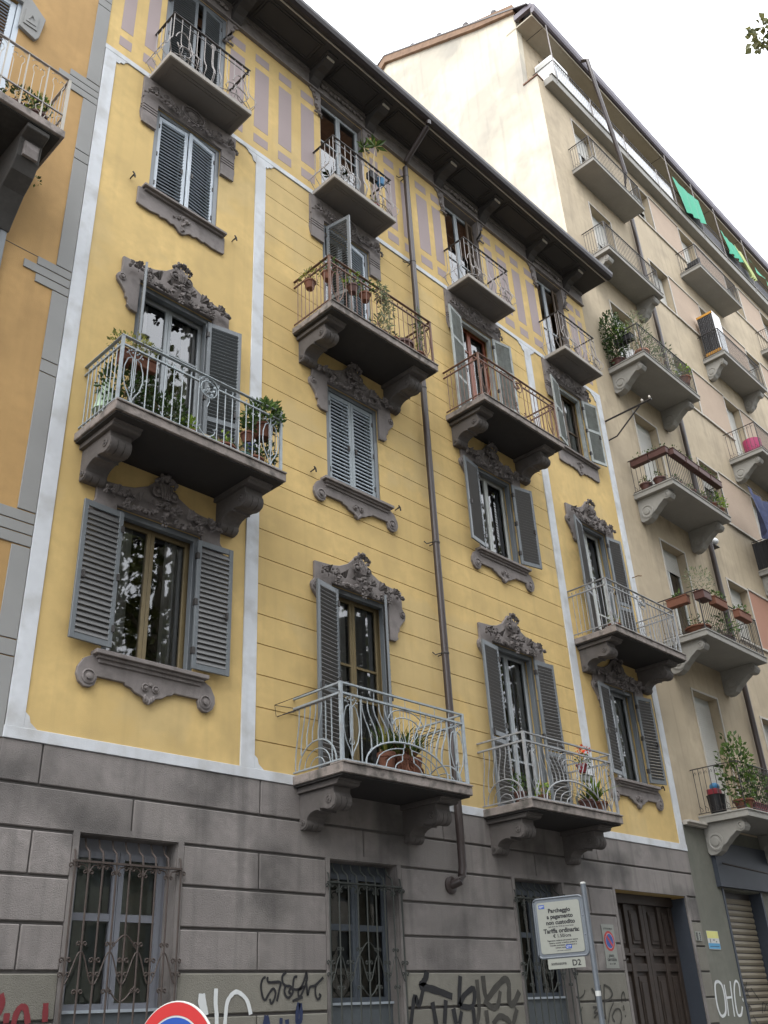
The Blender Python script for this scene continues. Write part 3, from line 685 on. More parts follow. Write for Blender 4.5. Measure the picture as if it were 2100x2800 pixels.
# ------------------------------------------------------------------ balconies of the yellow house
def bracket(x0, x1, zb, parent, s=1.0):
    q = MB()
    body = [(0, 0), (0, -.47), (.06, -.475), (.12, -.455), (.155, -.41), (.15, -.36), (.175, -.32), (.23, -.285), (.31, -.265), (.38, -.27), (.41, -.29), (.415, -.255), (.48, -.26), (.56, -.285), (.63, -.285), (.70, -.25), (.725, -.19), (.715, -.12), (.69, -.08), (.69, 0)]
    q.ppz([(a, zb-.075+h) for a, h in body], x0, x1)
    o = q.build('bracket', BRACK, parent, bevel=.006)
    q = MB(); q.ppz([(0, zb-.075), (.80, zb-.075), (.83, zb-.05), (.83, zb-.03), (.87, zb-.015), (.87, zb-.001), (0, zb-.001)], x0-.05, x1+.05); q.build('bracket_cap', BRACK, o, bevel=.004)
    w = x1-x0
    for k in range(3):
        q = MB(); a = x0+w*(.05+.31*k); b_ = a+w*.27; c = [(.62+.115*math.cos(rad(t)), zb-.255+.115*math.sin(rad(t))) for t in range(-130, 110, 24)]
        q.ppz(c, a, b_); q.build('bracket_roll', BRACK, o, smooth=True); q = MB(); c = [(.08+.08*math.cos(rad(t)), zb-.475+.08*math.sin(rad(t))) for t in range(-150, 80, 24)]
        q.ppz(c, a, b_)
        q.build('bracket_roll', BRACK, o, smooth=True)
    for xs, dx in ((x0, -.012), (x1, .012)):
        for pc, zc, rr in ((.60, zb-.235, .055), (.08, zb-.46, .04)): q = MB(); q.lathe([(rr, 0), (rr, dx), (rr*.7, dx*1.5), (rr*.6, dx*.6), (rr*.35, dx*.8), (rr*.3, dx*2), (.004, dx*2.2)], xs, pc, zc, 12, 'x'); q.build('scroll', BRACK, o, smooth=True)
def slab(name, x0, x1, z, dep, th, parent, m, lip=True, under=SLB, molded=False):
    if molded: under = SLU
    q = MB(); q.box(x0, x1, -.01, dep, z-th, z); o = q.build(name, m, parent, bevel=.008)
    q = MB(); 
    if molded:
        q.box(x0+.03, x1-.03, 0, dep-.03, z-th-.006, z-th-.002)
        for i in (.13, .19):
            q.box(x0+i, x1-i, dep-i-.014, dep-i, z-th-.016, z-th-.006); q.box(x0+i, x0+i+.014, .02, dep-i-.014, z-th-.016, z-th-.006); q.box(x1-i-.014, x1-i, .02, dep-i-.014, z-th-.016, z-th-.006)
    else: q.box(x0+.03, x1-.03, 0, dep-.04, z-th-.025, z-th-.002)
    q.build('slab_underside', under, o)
    if lip and not molded:
        n = 5
        for k in range(n):
            a = x0+(x1-x0)*k/n; b_ = x0+(x1-x0)*(k+1)/n
            q = MB(); q.box(a+.002, b_-.002, dep-.25, dep+.02, z+.001, z+.028); q.build('coping', m, o, bevel=.005)
    return o
def blossoms(q, x, z, p, r=.012, up=True):
    for a, h in ((-.09, .0), (-.06, .045), (-.03, .01), (.03, .02), (.065, .05), (.095, .0), (0, .065)): q.ball(x+a, p, z+h, r*1.3, n=5, m=3)
    for s in (-1, 1):
        q.tube([(x, p, z-.14), (x+s*.02, p, z-.07), (x+s*.06, p, z-.03), (x+s*.085, p, z+.0)], .006, 4)
        q.tube([(x, p, z-.14), (x+s*.015, p, z-.04), (x+s*.045, p, z+.03)], .006, 4)
def corner_orn(par, m, x, z, p, w=.145, axis='x', h=1.0):
    """egg shaped loop with two inner stems and a spray on top"""
    q = MB(); P = lambda a, hh: (x+a, p, z+hh) if axis == 'x' else (x, p+a, z+hh)
    for s in (-1, 1):
        q.tube([P(s*a, hh) for a, hh in ((0, .07), (.03, .16), (w*.75, .30), (w, .46), (w*.95, .62), (w*.65, .76), (.035, .80))], .009, 5)
        q.tube([P(s*a, hh) for a, hh in ((.028, .80), (.022, .34), (.045, .29), (.03, .255), (0, .25))], .007, 4)
        q.tube([P(s*a, hh) for a, hh in ((.0, .70), (.02, .78), (.075, .83), (.095, .87))], .006, 4)
        for a, hh in ((.095, .88), (.06, .90), (.115, .84), (.035, .87)): 
            t = P(s*a, hh); q.ball(*t, .015, n=5, m=3)
    q.tube([P(0, .05), P(0, .93)], .009, 5); t = P(0, .925); q.ball(*t, .022, n=6, m=4)
    q.build('corner_ornament', m, par)
def rail_straight(B, m, x0, x1, z, d, medal):
    """F2 and F3 railing: twisted straight bars, egg ornaments in the corners, a medallion"""
    R_ = MB(); top = z+1.085; mid = z+.945; bot = z+.075
    for a, b_ in (((x0, 0, 0), (x0, d, 0)), ((x0, d, 0), (x1, d, 0)), ((x1, d, 0), (x1, 0, 0))):
        (xa, pa, _), (xb, pb, _) = a, b_
        for zz, w, h in ((top, .024, .007), (mid, .015, .012), (bot, .012, .009)):
            if xa == xb: R_.box(xa-w, xa+w, min(pa, pb), max(pa, pb)-(w if zz == top else 0), zz-h, zz+h)
            elif zz == mid: 
                R_.box(xa, medal-.17, pa-w, pa+w, zz-h, zz+h); R_.box(medal+.17, xb, pa-w, pa+w, zz-h, zz+h)
            else: R_.box(xa-w, xb+w, pa-w, pa+w, zz-h, zz+h)
    o = R_.build('railing', m, B)
    for x in (x0, x1): q = MB(); q.box(x-.019, x+.019, d-.019, d+.019, z+.0, top+.012); q.build('corner_post', m, o)
    def bar(x, p, h=.98, lean=0):
        me = cached(('bar', m.name, h), lambda: twist(h, m))
        inst('baluster', me, (x, 10-p, z+.03), o)
    n = 9
    for k in range(1, n):
        bar(x0, d*k/n*.97); bar(x1, d*k/n*.97)
    L = [x for x in fr(x0+.40, medal-.165, .135)]; Rr = [x for x in fr(medal+.165, x1-.40, .135)]
    for x in L+Rr: bar(x, d)
    corner_orn(o, m, x0+.195, z, d); corner_orn(o, m, x1-.195, z, d)
    q = MB(); zc = z+.875
    q.tube([(medal+a, d, h) for a, h in arc(0, zc, .135, 0, 360, 20)[:-1]], .011, 5, closed=True)
    q.tube([(medal+a, d, h) for a, h in arc(0, zc+.03, .17, 20, 160, 12)], .013, 5)
    for k in range(16): q.ball(medal+rnd.gauss(0, .05), d+rnd.uniform(-.01, .015), zc+rnd.gauss(0, .05), rnd.uniform(.016, .032), j=.3, n=6, m=4)
    q.tube([(medal+a, d, zc+h) for a, h in ((0, -.1), (.02, -.2), (-.01, -.3))], .007, 4)
    q.build('medallion', m, o)
    q = MB()
    for s in (-1, 1): q.tube([(medal+s*a, d, z+h) for a, h in ((.165, .30), (.15, .25), (.10, .235), (.135, .215), (.12, .16), (.05, .10), (0, .075))], .009, 5)
    q.tube([(medal, d, z+.04), (medal, d, z+.10)], .012, 5)
    q.build('heart_scroll', m, o)
    return o
def fr(a, b_, st):
    n = max(1, round((b_-a)/st)); return [a+(b_-a)*k/n for k in range(n+1)]
def twist(h, m):
    q = MB(local=True); pts = [(0, 0, h*k/8) for k in range(9)]; q.tube(pts, [.009, .009, .010, .0085, .010, .0085, .010, .009, .009], 4)
    q.ball(0, 0, h, .016, n=5, m=3); return q.mesh('baluster', m)
def rail_wavy(B, m, x0, x1, z, d):
    """F1 railing: bars that sweep towards a big nested arch"""
    top, mid, bot = z+1.09, z+.945, z+.035
    xm = (x0+x1)/2; R_ = MB()
    for zz, w, h in ((top, .018, .012), (mid, .018, .014), (bot, .014, .010)):
        R_.box(x0-w, x1+w, d-w, d+w, zz-h, zz+h)
        for x in (x0, x1): R_.box(x-w, x+w, 0, d-w, zz-h, zz+h)
    o = R_.build('railing', m, B)
    for x in (x0, x1): q = MB(); q.box(x-.022, x+.022, d-.022, d+.022, z, top+.014); q.build('corner_post', m, o)
    for k in range(1, 8): q = MB(); q.tube([(x0+(x1-x0)*k/8, d, mid), (x0+(x1-x0)*k/8, d, top)], .006, 4); q.build('rail_post', m, o)
    aw, ah = .85, .40
    def archz(x): t = (x-xm)/aw; return bot+ah*math.sqrt(max(0, 1-t*t)) if abs(t) < 1 else bot
    def bar(pts): b_ = MB(); b_.tube(pts, .0095, 5); b_.build('baluster', m, o)
    for s in (-1, 1):
        for k in range(6):
            xt = xm+s*(.90-.115*k); xb = xt-s*.17
            zb = archz(xb)
            bar([(xt+(xb-xt)*sstep((t-.15)/.7), d, mid+(zb-mid)*t) for t in [j/10 for j in range(11)]])
        for x in (x0, x1):      # sides
            pass
        bar([(xm+s*(aw+.07), d, mid), (xm+s*(aw+.07), d, bot)])
        corner_orn(o, m, xm+s*((x1-x0)/2-.19), z, d, .15)
        for k in range(1, 4):   # stepped inner arches
            aw2 = aw-.19*k; ah2 = ah-.085*k; e = .06+.03*k
            pts = [(xm+s*a, d, bot+ah2*math.sqrt(max(0, 1-(a/aw2)**2))) for a in [aw2-(aw2-e)*j/8 for j in range(9)]]
            q = MB(); q.tube(pts+[(xm+s*(e-.03), d, pts[-1][2]+.02), (xm+s*(e-.035), d, pts[-1][2]+.10)], .0085, 5); q.build('arch_bar', m, o)
    q = MB(); q.tube([(xm+aw*math.cos(rad(t)), d, bot+ah*math.sin(rad(t))) for t in range(0, 181, 10)], .014, 6)
    for t in range(20, 170, 22): q.ball(xm+aw*math.cos(rad(t)), d, bot+ah*math.sin(rad(t))+.012, .017, n=5, m=3)
    q.build('arch', m, o)
    q = MB()                    # hanging half arches under the middle of the rail
    q.tube([(xm+.36*math.cos(rad(t)), d, mid-.20+.17*math.sin(rad(t))) for t in range(0, 181, 12)], .009, 5)
    q.tube([(xm+.28*math.cos(rad(t)), d, mid-.27+.13*math.sin(rad(t))) for t in range(0, 181, 12)], .009, 5)
    for a in (-.12, -.05, .02, .09): q.tube([(xm+a, d, mid-.02), (xm+a, d, mid-.16)], .007, 4)
    for s in (-1, 1):
        for a in (.06, .14, .22): q.tube([(xm+s*a, d, mid-.15-.02*a), (xm+s*a*1.05, d, mid-.36), (xm+s*a*.55, d, mid-.48), (xm+s*a*.5, d, bot+ah)], .0075, 4)
    q.build('inner_bars', m, o)
    for x in (x0, x1):
        for k in range(7):
            p = .08+.118*k; sh = .08 if k < 5 else 0; e = bot+.36*math.sin(math.pi*min(1, p/d)) if 0 < k < 6 else bot
            bar([(x, p+sh*(.5-sstep((t-.15)/.7)), mid+(e-mid)*t) for t in [j/8 for j in range(9)]])
        q = MB(); q.tube([(x, d*.5-.38*math.cos(rad(t)), bot+.36*math.sin(rad(t))) for t in range(0, 181, 12)], .012, 5)
        q.tube([(x, d*.5-.26*math.cos(rad(t)), bot+.24*math.sin(rad(t))) for t in range(0, 181, 12)], .008, 4)
        q.tube([(x, d*.5-.14*math.cos(rad(t)), bot+.12*math.sin(rad(t))) for t in range(0, 181, 12)], .008, 4); q.build('side_arch', m, o)
    return o
def rail_belly(B, m, x0, x1, z, d):
    """small top balconies: bars that belly outward near the floor, loops in front"""
    top, mid = z+1.16, z+1.02; R_ = MB()
    R_.box(x0-.022, x1+.022, d-.022, d+.022, top-.008, top+.008)
    for x in (x0, x1): R_.box(x-.022, x+.022, 0, d-.022, top-.008, top+.008)
    R_.box(x0, x1, d-.006, d+.006, mid-.011, mid+.011)
    o = R_.build('railing', m, B)
    def bel(t):               # outward offset along the height fraction
        return .15*math.exp(-((t-.2)/.15)**2)-.02*(t < .08)
    def bar(fx, fp, w, r=.0085, mm=None):
        b_ = MB(); b_.tube([(fx(t), fp(t), z+1.15*t) for t in [j/16 for j in range(17)]], r, 5); b_.build('baluster', mm or IRL, o)
    for x, s in ((x0, -1), (x1, 1)):
        for k in range(4):
            p = .06+.145*k; bar(lambda t: x+s*bel(t), lambda t: p, s)
        bar(lambda t: x+s*bel(t)*.7, lambda t: d+bel(t)*.7, s)
        q = MB(); q.tube([(x+s*bel(.2)*.97, p, z+.23) for p in (0.0, d*.5, d+.02)], .006, 4); q.build('belly_rod', IRL, o)
    n = 10
    for k in range(1, n):
        x = x0+(x1-x0)*k/n
        if k == 5: continue
        bar(lambda t: x, lambda t: d+bel(t)*.55, 0)
    xm = (x0+x1)/2; q = MB(); D = lambda t: d+bel(t)*.6+.012
    for s in (-1, 1):
        c = xm+s*.63*(x1-x0)/1.74
        q.tube([(c+s*.02+a, D((h)/1.15), z+h) for a, h in arc(0, .42, .17, -160, 160, 18, .36)], .010, 5)
        q.tube([(c-s*.02+a, D(h/1.15), z+h) for a, h in arc(0, .12, .15, 10, 170, 10, .22)], .010, 5)
        pts = [(xm+s*.75, .22), (xm+s*.6, .36), (xm+s*.42, .35), (xm+s*.30, .26), (xm+s*.26, .16), (xm+s*.33, .10), (xm+s*.40, .20)]
        q.tube([(a, D(h/1.15), z+h) for a, h in pts], .010, 5)
        q.tube([(xm+s*a, D(h/1.15), z+h) for a, h in ((.80, .05), (.55, .12), (.3, .09), (.1, .02))], .009, 5)
        q.tube([(xm+s*a, D(h/1.15), z+h) for a, h in ((.02, .95), (.06, 1.0), (.0, 1.06))], .010, 5)
        q.tube([(xm+s*.012, D(t), z+1.15*t) for t in [j/12 for j in range(12)]], .009, 5)
    q.tube([(xm+.04*math.cos(rad(t)), d+.015, z+1.03+.055*math.sin(rad(t))) for t in range(0, 360, 30)], .009, 5, closed=True)
    q.build('loops', IRL, o)
    q = MB(); q.box(xm-.28, xm+.26, .0, .02, z+.0, z+.02)
    return o
def balcony(x0, x1, z, kind, rm, medal=None):
    dep = .66 if kind == 'belly' else 1.03; th = .105 if kind == 'belly' else .125
    o = slab('balcony', x0, x1, z, dep, th, YH, SLC if kind == 'belly' else EDG, molded=(kind == 'belly'))
    if kind != 'belly':
        zb = z-th-.025; bracket(x0+.14, x0+.46, zb, YH); bracket(x1-.48, x1-.16, zb, YH)
        e = .045
        if kind == 'straight': rail_straight(YH, rm, x0+e, x1-e, z+.02, .95, medal or (x0+x1)/2)
        else: rail_wavy(YH, rm, x0+e, x1-e, z+.02, .98)
    else: rail_belly(YH, rm, x0+.05, x1-.05, z, .60)
    return o
balcony(4.80, 7.60, 8.70, 'straight', IRB, 6.235)
balcony(16.42, 19.36, 8.60, 'straight', IRG)
balcony(8.60, 11.38, 12.62, 'straight', IRR)
balcony(12.78, 15.57, 12.66, 'straight', IRR)
balcony(8.58, 11.26, 4.68, 'wavy', IRB)
balcony(12.74, 15.46, 4.68, 'wavy', IRG)
for x0, x1 in ((5.29, 7.06), (9.12, 10.90), (13.26, 15.0), (17.05, 18.78)): balcony(x0, x1, 16.45, 'belly', IRD)
# ================================================================== orange house on the left (its edge only)
OH = thing('orange_house', 'orange house with flat grey corner bands left of the yellow house', 'house', 3, 0, 0)
XO = -6.0
OHH = [(1.75, 3.02, 12.8, 16.0), (1.65, 3.0, 8.9, 11.75)]
q = MB()
for r in rects(XO, 4.43, -.1, 22, OHH): q.box(r[0], r[1], -.4, 0, r[2], r[3])
q.box(XO, 4.43, -8, -1.4, 0, 22)
W2 = q.build('wall', ORA, OH)
q = MB(); q.box(XO, 4.43, -.01, .012, -.1, 4.55); q.build('plinth', PLI, OH)
def band(pts): q = MB(); q.pxz(pts, 0, .018); q.build('corner_band', GRB, OH, bevel=.004)
GE = 4.43
for zc in (7.1, 11.05, 15.1, 19.1, 5.585, 9.52, 13.59, 17.42):
    if zc in (5.585, 9.52, 13.59, 17.42):
        band([(4.195, zc-.095), (GE, zc-.095), (GE, zc+.095), (4.195, zc+.095)])
    else:
        for k, xl in ((1, 3.92), (0, 3.74), (-1, 3.93)):
            h = .155*k; band([(xl, zc+h-.07), (GE, zc+h-.07), (GE, zc+h+.07), (xl, zc+h+.07)])
zz = [4.56, 5.475, 5.695, 6.855, 7.345, 9.41, 9.63, 10.81, 11.29, 13.48, 13.70, 14.86, 15.345, 17.31, 17.53, 18.86, 19.35, 21.5]
for a, c in zip(zz[::2], zz[1::2]): band([(4.195, a), (GE, a), (GE, c), (4.195, c)])
# balcony with wrought rail
zt = 12.72
q = MB(); q.box(-1.0, 3.62, -.01, .98, zt-.14, zt); o = q.build('balcony', EDG, OH, bevel=.01)
q = MB(); q.box(-.95, 3.57, 0, .93, zt-.165, zt-.142); q.build('slab_underside', mat('near_black_stone', (.05, .048, .045), .95, .25, 3), o)  # underside sheet near black, darker than the slab edge
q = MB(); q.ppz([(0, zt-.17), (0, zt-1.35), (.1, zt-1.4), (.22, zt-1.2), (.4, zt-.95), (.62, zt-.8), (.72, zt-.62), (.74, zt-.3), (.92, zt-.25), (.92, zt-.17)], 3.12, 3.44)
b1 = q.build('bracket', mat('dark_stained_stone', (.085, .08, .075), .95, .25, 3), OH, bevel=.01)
q = MB(); q.box(3.18, 3.39, .73, .78, zt-.62, zt-.36); q.ppz([(.78, zt-.6), (.78, zt-.38), (.80, zt-.49)], 3.2, 3.37); q.build('bracket_block', TRIM, b1, bevel=.006)
Rl = MB(); d = .92
Rl.box(-1, 3.60, d-.02, d+.02, zt+1.09, zt+1.105); Rl.box(3.56, 3.60, 0, d-.02, zt+1.09, zt+1.105); Rl.box(-1, 3.60, d-.012, d+.012, zt+.33, zt+.35); Rl.box(3.568, 3.592, 0, d-.012, zt+.33, zt+.35); Rl.box(-1, 3.6, d-.01, d+.01, zt+.03, zt+.05)
Rl = Rl.build('railing', IRL, OH)
q = MB(); q.box(3.56, 3.60, d-.02, d+.02, zt, zt+1.1); q.build('corner_post', BST, Rl)
for k in range(9):
    x = 3.56-.30*(k+1); q = MB(); q.box(x-.009, x+.009, d-.009, d+.009, zt, zt+1.09); q.build('baluster', BST, Rl)
for k in range(10):
    x = 3.58-.30*k; q = MB()
    for s, dx in ((1, -.09), (-1, -.21)):
        q.tube([(x+dx, d, zt+.35), (x+dx, d, zt+.80)], .006, 4)
        q.tube([(x+dx+a*s, d, zt+h) for a, h in ((0, .80), (.03, .88), (.015, .95), (-.03, .96), (-.045, .91))], .006, 4)
        q.tube([(x+dx+a*s, d, zt+h) for a, h in ((.03, .28), (-.02, .22), (.0, .14), (.05, .12), (.06, .07))], .006, 4)
    q.tube([(x-.15+a, d, zt+h) for a, h in arc(0, .98, .12, 20, 160, 8, .09)], .006, 4)
    q.build('baluster_scroll', BST, Rl)
for k in range(7):
    q = MB(); q.tube([(3.58, .08+.12*k, zt), (3.58, .08+.12*k, zt+.9), (3.58, .12+.12*k, zt+1.05)], .006, 4); q.build('baluster', IRL, Rl)
# window surround corner, closed shutters
q = MB(); q.pxz([(3.0, 16.0), (3.0, 15.45), (3.28, 15.36), (3.33, 15.46), (3.38, 15.95), (3.30, 16.02), (3.05, 16.25), (2.9, 16.32), (1.6, 16.32), (1.6, 16.0)], 0, .06); o = q.build('window_crown', GRB, OH, bevel=.006)
q = MB(); q.box(3.05, 3.27, .06, .075, 15.55, 15.9); q.box(3.08, 3.24, .075, .085, 15.62, 15.66); q.tube([(3.12, .07, 15.7), (3.16, .085, 15.8), (3.2, .07, 15.75)], .015, 5); q.ball(2.9, .07, 16.17, .09, 1.5, .7, 1, j=.3); q.build('crown_carving', GRB, o)
def plain_shutter(parent, x0, x1, z0, z1, p, m, sm, pitch=.075):
    q = MB(); q.box(x0, x0+.09, p-.02, p+.02, z0, z1); q.box(x1-.09, x1, p-.02, p+.02, z0, z1); q.box(x0+.09, x1-.09, p-.018, p+.018, z0, z0+.09); q.box(x0+.09, x1-.09, p-.018, p+.018, z1-.09, z1)
    o = q.build('shutter', m, parent, bevel=.004); z = z0+.12; me = slat_mesh(x1-x0-.17, 50, sm)
    while z < z1-.1: inst('slat', me, (x0+.085, 10-p, z), o); z += pitch
q = MB(); q.box(2.94, 3.02, -.1, .0, 12.8, 16.0); q.build('window_frame', SHA, OH)
plain_shutter(OH, 1.8, 2.93, 12.8, 15.95, -.04, SHA, SHA)
plain_shutter(OH, 2.45, 3.42, 9.0, 11.72, .07, SHM, SHM)
q = MB(); q.box(XO, 4.0, .0, .004, 11.265, 11.275); q.build('wall_joint', PLJ, OH)

# ================================================================== beige block on the right
BH = thing('beige_apartment_block', 'tall beige block of flats with rows of concrete balconies right of the yellow house', 'apartment block', 24, 0, 0)
XB = 19.64; XE = 64
FB = [5.35, 9.5, 13.65, 17.80, 22.05, 26.15]          # balcony floors
doorsx = [(21.50, 22.80), (29.02, 30.27), (36.5, 37.75)]; winx = [(25.32, 26.64), (32.95, 34.25)]
BHH = [(20.95, 22.80, 0, 3.88), (24.2, 30, 0, 3.88)]
for z in FB:
    for x0, x1 in doorsx: BHH.append((x0, x1, z+.02, z+3.15))
    for x0, x1 in winx: BHH.append((x0, x1, z+1.28, z+3.12))
q = MB()
for r in rects(XB, XE, 5.17, 30.0, BHH): q.box(r[0], r[1], -.38, 0, r[2], r[3])
BW = q.build('wall', BEI, BH)
q = MB()
for r in rects(XB, XE, -.1, 5.17, BHH): q.box(r[0], r[1], -.38, -.004, r[2], r[3])
q.build('ground_storey_wall', GRN, BH)
q = MB(); q.box(XB+.3, XE, -1.6, -1.5, 0, 29.9)
for z in FB: q.box(XB+.3, XE, -1.5, -.38, z-.3, z)
for x in (20.5, 23.5, 27.5, 31.5, 35): q.box(x, x+.2, -1.5, -.38, 0, 29.9)
q.build('room_wall', DRK, BH)
# bare gable wall rising above the yellow house, set back at the top storey
q = MB(); q.ppz([(-.006, 8), (-.006, 29.93), (-.56, 29.97), (-.46, 33.35), (-.46, 33.9), (-2.15, 34.8), (-6.75, 37.3), (-7.1, 36.9), (-16, 32.5), (-16, 8)], XB-.012, XB+.3); q.build('gable_wall', BEW, BH)
q = MB(); q.box(XB-.05, XB+.32, -.58, .03, 29.94, 29.99); q.build('parapet_tiles', TILE, BH)
q = MB()
for (a, b_) in (((-.40, 33.55), (-.40, 34.2)), ((-.40, 34.2), (-2.15, 35.08)), ((-2.15, 35.08), (-6.72, 37.72)), ((-6.72, 37.72), (-7.2, 37.35)), ((-7.2, 37.35), (-16, 33))):
    (pa, za), (pb, zb) = a, b_
    if pa != pb: q.ppz([(pa, za-.42), (pa, za), (pb, zb), (pb, zb-.42)], XB-.14, XB+.5)
q.build('verge', mat('brown_verge', (.22, .14, .09), .9, .3, 4), BH)
q = MB(); q.ppz([(.2, 33.55), (.2, 33.62), (-6.72, 37.78), (-14, 34), (-14, 33.9), (-6.72, 37.7)], XB-.16, XE); q.build('roof', GUT, BH)
for k, (p, z) in enumerate(((-1.3, 34.75), (-2.6, 35.42), (-3.9, 36.15), (-5.3, 36.95), (-6.3, 37.5))):
    q = MB(); q.lathe([(.12, 0), (.14, .12), (.11, .22), (.02, .26)], XB+.05, p, z-.02, 10); q.build('ridge_tile', GUT, BH)
# attic storey
q = MB()
AT = [(20.9, 22.2, 30.2, 32.5), (25.4, 26.8, 30.9, 32.5), (29, 30.3, 30.2, 32.5), (33, 34.3, 30.9, 32.5)]
for r in rects(XB+.3, XE, 29.9, 33.1, AT): q.box(r[0], r[1], -.8, -.5, r[2], r[3])
q.build('attic_wall', BEI, BH)
q = MB(); q.box(XB+.3, XE, -1.2, -1.1, 30, 33); q.build('attic_room_wall', DRK, BH)
for x0, x1, z0, z1 in AT:
    q = MB(); q.box(x0, x1, -.7, -.66, z0, z1); q.build('roller_blind', PVC, BH)
q = MB(); q.box(XB+.38, XE, -.6, .34, 29.72, 30.05); q.build('terrace_slab', BSL, BH, bevel=.01)
q = MB(); q.box(XB+.36, XE, .25, .38, 30.05, 30.09); q.build('terrace_coping', BSL, BH)
q = MB(); q.box(XB-.02, XE, -.9, .22, 32.98, 33.05); q.box(XB-.02, XE, .22, .245, 32.95, 33.35); q.build('soffit', mat('pale_soffit', (.36, .32, .25), .9, .06), BH)
q = MB(); q.ppz([(.245, 33.10), (.30, 33.06), (.37, 33.08), (.41, 33.2), (.42, 33.46), (.36, 33.5), (.245, 33.5)], XB-.06, XE); q.box(XB-.08, XB+.05, -.46, .3, 33.36, 33.62); q.build('gutter', mat('slate_gutter', (.13, .115, .135), .6, .12), BH)
TR = MB(); TR.box(XB+.66, XE, .335, .365, 31.05, 31.07); TR.box(XB+.645, XB+.675, -.5, .335, 31.05, 31.07); TR.box(XB+.66, XE, .335, .36, 30.14, 30.16)
TR = TR.build('terrace_railing', IRD, BH)
q = MB()
for k in range(150):
    x = XB+.66+k*.125; q.tube([(x, .35, 30.1), (x, .35, 31.05)], .005, 4)
    q.tube([(x+a, .352, 31.0+h) for a, h in ((0, .04), (.04, .0), (.0, -.03), (-.03, -.1))], .010, 4)
o = q.build('baluster_row', IRD, TR, kind='stuff')
for k, x in enumerate((20.3, 22.6, 24.9, 27.3, 28.7, 30.95, 33.0, 35.8)):
    q = MB(); q.box(x-.014, x+.014, .34, .368, 29.85, 31.06 if k in (1, 2, 3) else 33.0); q.build('terrace_post', IRL, TR)
    if k not in (1, 2, 3): q = MB(); q.tube([(x, .355, 32.98), (x, -.5, 32.98)], .012, 4); q.build('terrace_stay', IRD, TR)
# balconies
def bbracket(x0, x1, zb, d):
    q = MB(); s = d/1.1
    q.ppz([(p*s, zb+h) for p, h in ((0, 0), (0, -.60), (.05, -.66), (.18, -.66), (.30, -.60), (.38, -.50), (.47, -.44), (.55, -.36), (.64, -.30), (.72, -.24), (.80, -.27), (.88, -.25), (.93, -.17), (.92, -.10), (.88, -.05), (.88, 0))], x0, x1)
    o = q.build('bracket', BSL, BH, bevel=.008)
    for xs, dx in ((x0, -.018), (x1, .018)):
        q = MB(); q.lathe([(.19, 0), (.19, dx), (.15, dx*1.3), (.13, dx*.4), (.09, dx*.6), (.085, dx*1.6), (.004, dx*1.8)], xs, .22*s, zb-.40, 14, 'x'); q.build('scroll', BSL, o, smooth=True); q = MB(); q.lathe([(.085, 0), (.085, dx), (.05, dx*1.3), (.045, dx*.4), (.004, dx*1.8)], xs, .83*s, zb-.14, 10, 'x'); q.build('scroll', BSL, o, smooth=True)
def bbalcony(x0, x1, z, d, br, solid=None, m=IRD):
    q = MB(); q.box(x0, x1, -.01, d, z-.14, z); q.box(x0-.02, x1+.02, -.01, d+.02, z-.01, z+.025); o = q.build('balcony', BSL, BH, bevel=.006)
    if br: bbracket(x0+.12, x0+.38, z-.14, d); bbracket(x1-.38, x1-.12, z-.14, d)
    t = z+1.05; R_ = MB(); a, b_, dd = x0+.04, x1-.04, d-.04
    R_.box(a-.016, b_+.016, dd-.016, dd+.016, t-.008, t+.008)
    for x in (a, b_): R_.box(x-.016, x+.016, 0, dd-.016, t-.008, t+.008); R_.box(x-.013, x+.013, dd-.013, dd+.013, z+.02, t-.008); R_.box(x-.008, x+.008, 0, dd-.013, z+.07, z+.085)
    R_.box(a+.013, b_-.013, dd-.008, dd+.008, z+.07, z+.085)
    o = R_.build('railing', m, BH)
    q = MB(); n = int((b_-a)/.105)
    def one(x, p, ax):
        q.tube([(x, p, z+.08), (x, p, t)], .0075, 4)
        P = (lambda u, h: (x+u, p, h)) if ax else (lambda u, h: (x, p+u, h))
        q.tube([P(u, t+h) for u, h in ((0, -.16), (.02, -.10), (.05, -.07), (.07, -.10), (.05, -.13))], .006, 3)
        q.tube([P(u, z+h) for u, h in ((0, .24), (.03, .19), (.06, .17), (.07, .13), (.04, .11))], .006, 3)
    for k in range(1, n): one(a+(b_-a)*k/n, dd, True)
    for x in (a, b_):
        for k in range(8): one(x, .06+(dd-.08)*k/8, False)
    q.build('baluster_row', m, o, kind='stuff')
    if solid:
        q = MB(); q.box(a+.02, b_-.02, dd-.05, dd-.02, z+.1, t-.04); q.box(a+.02, a+.05, .0, dd-.05, z+.1, t-.04); q.build('rail_screen', solid, o)
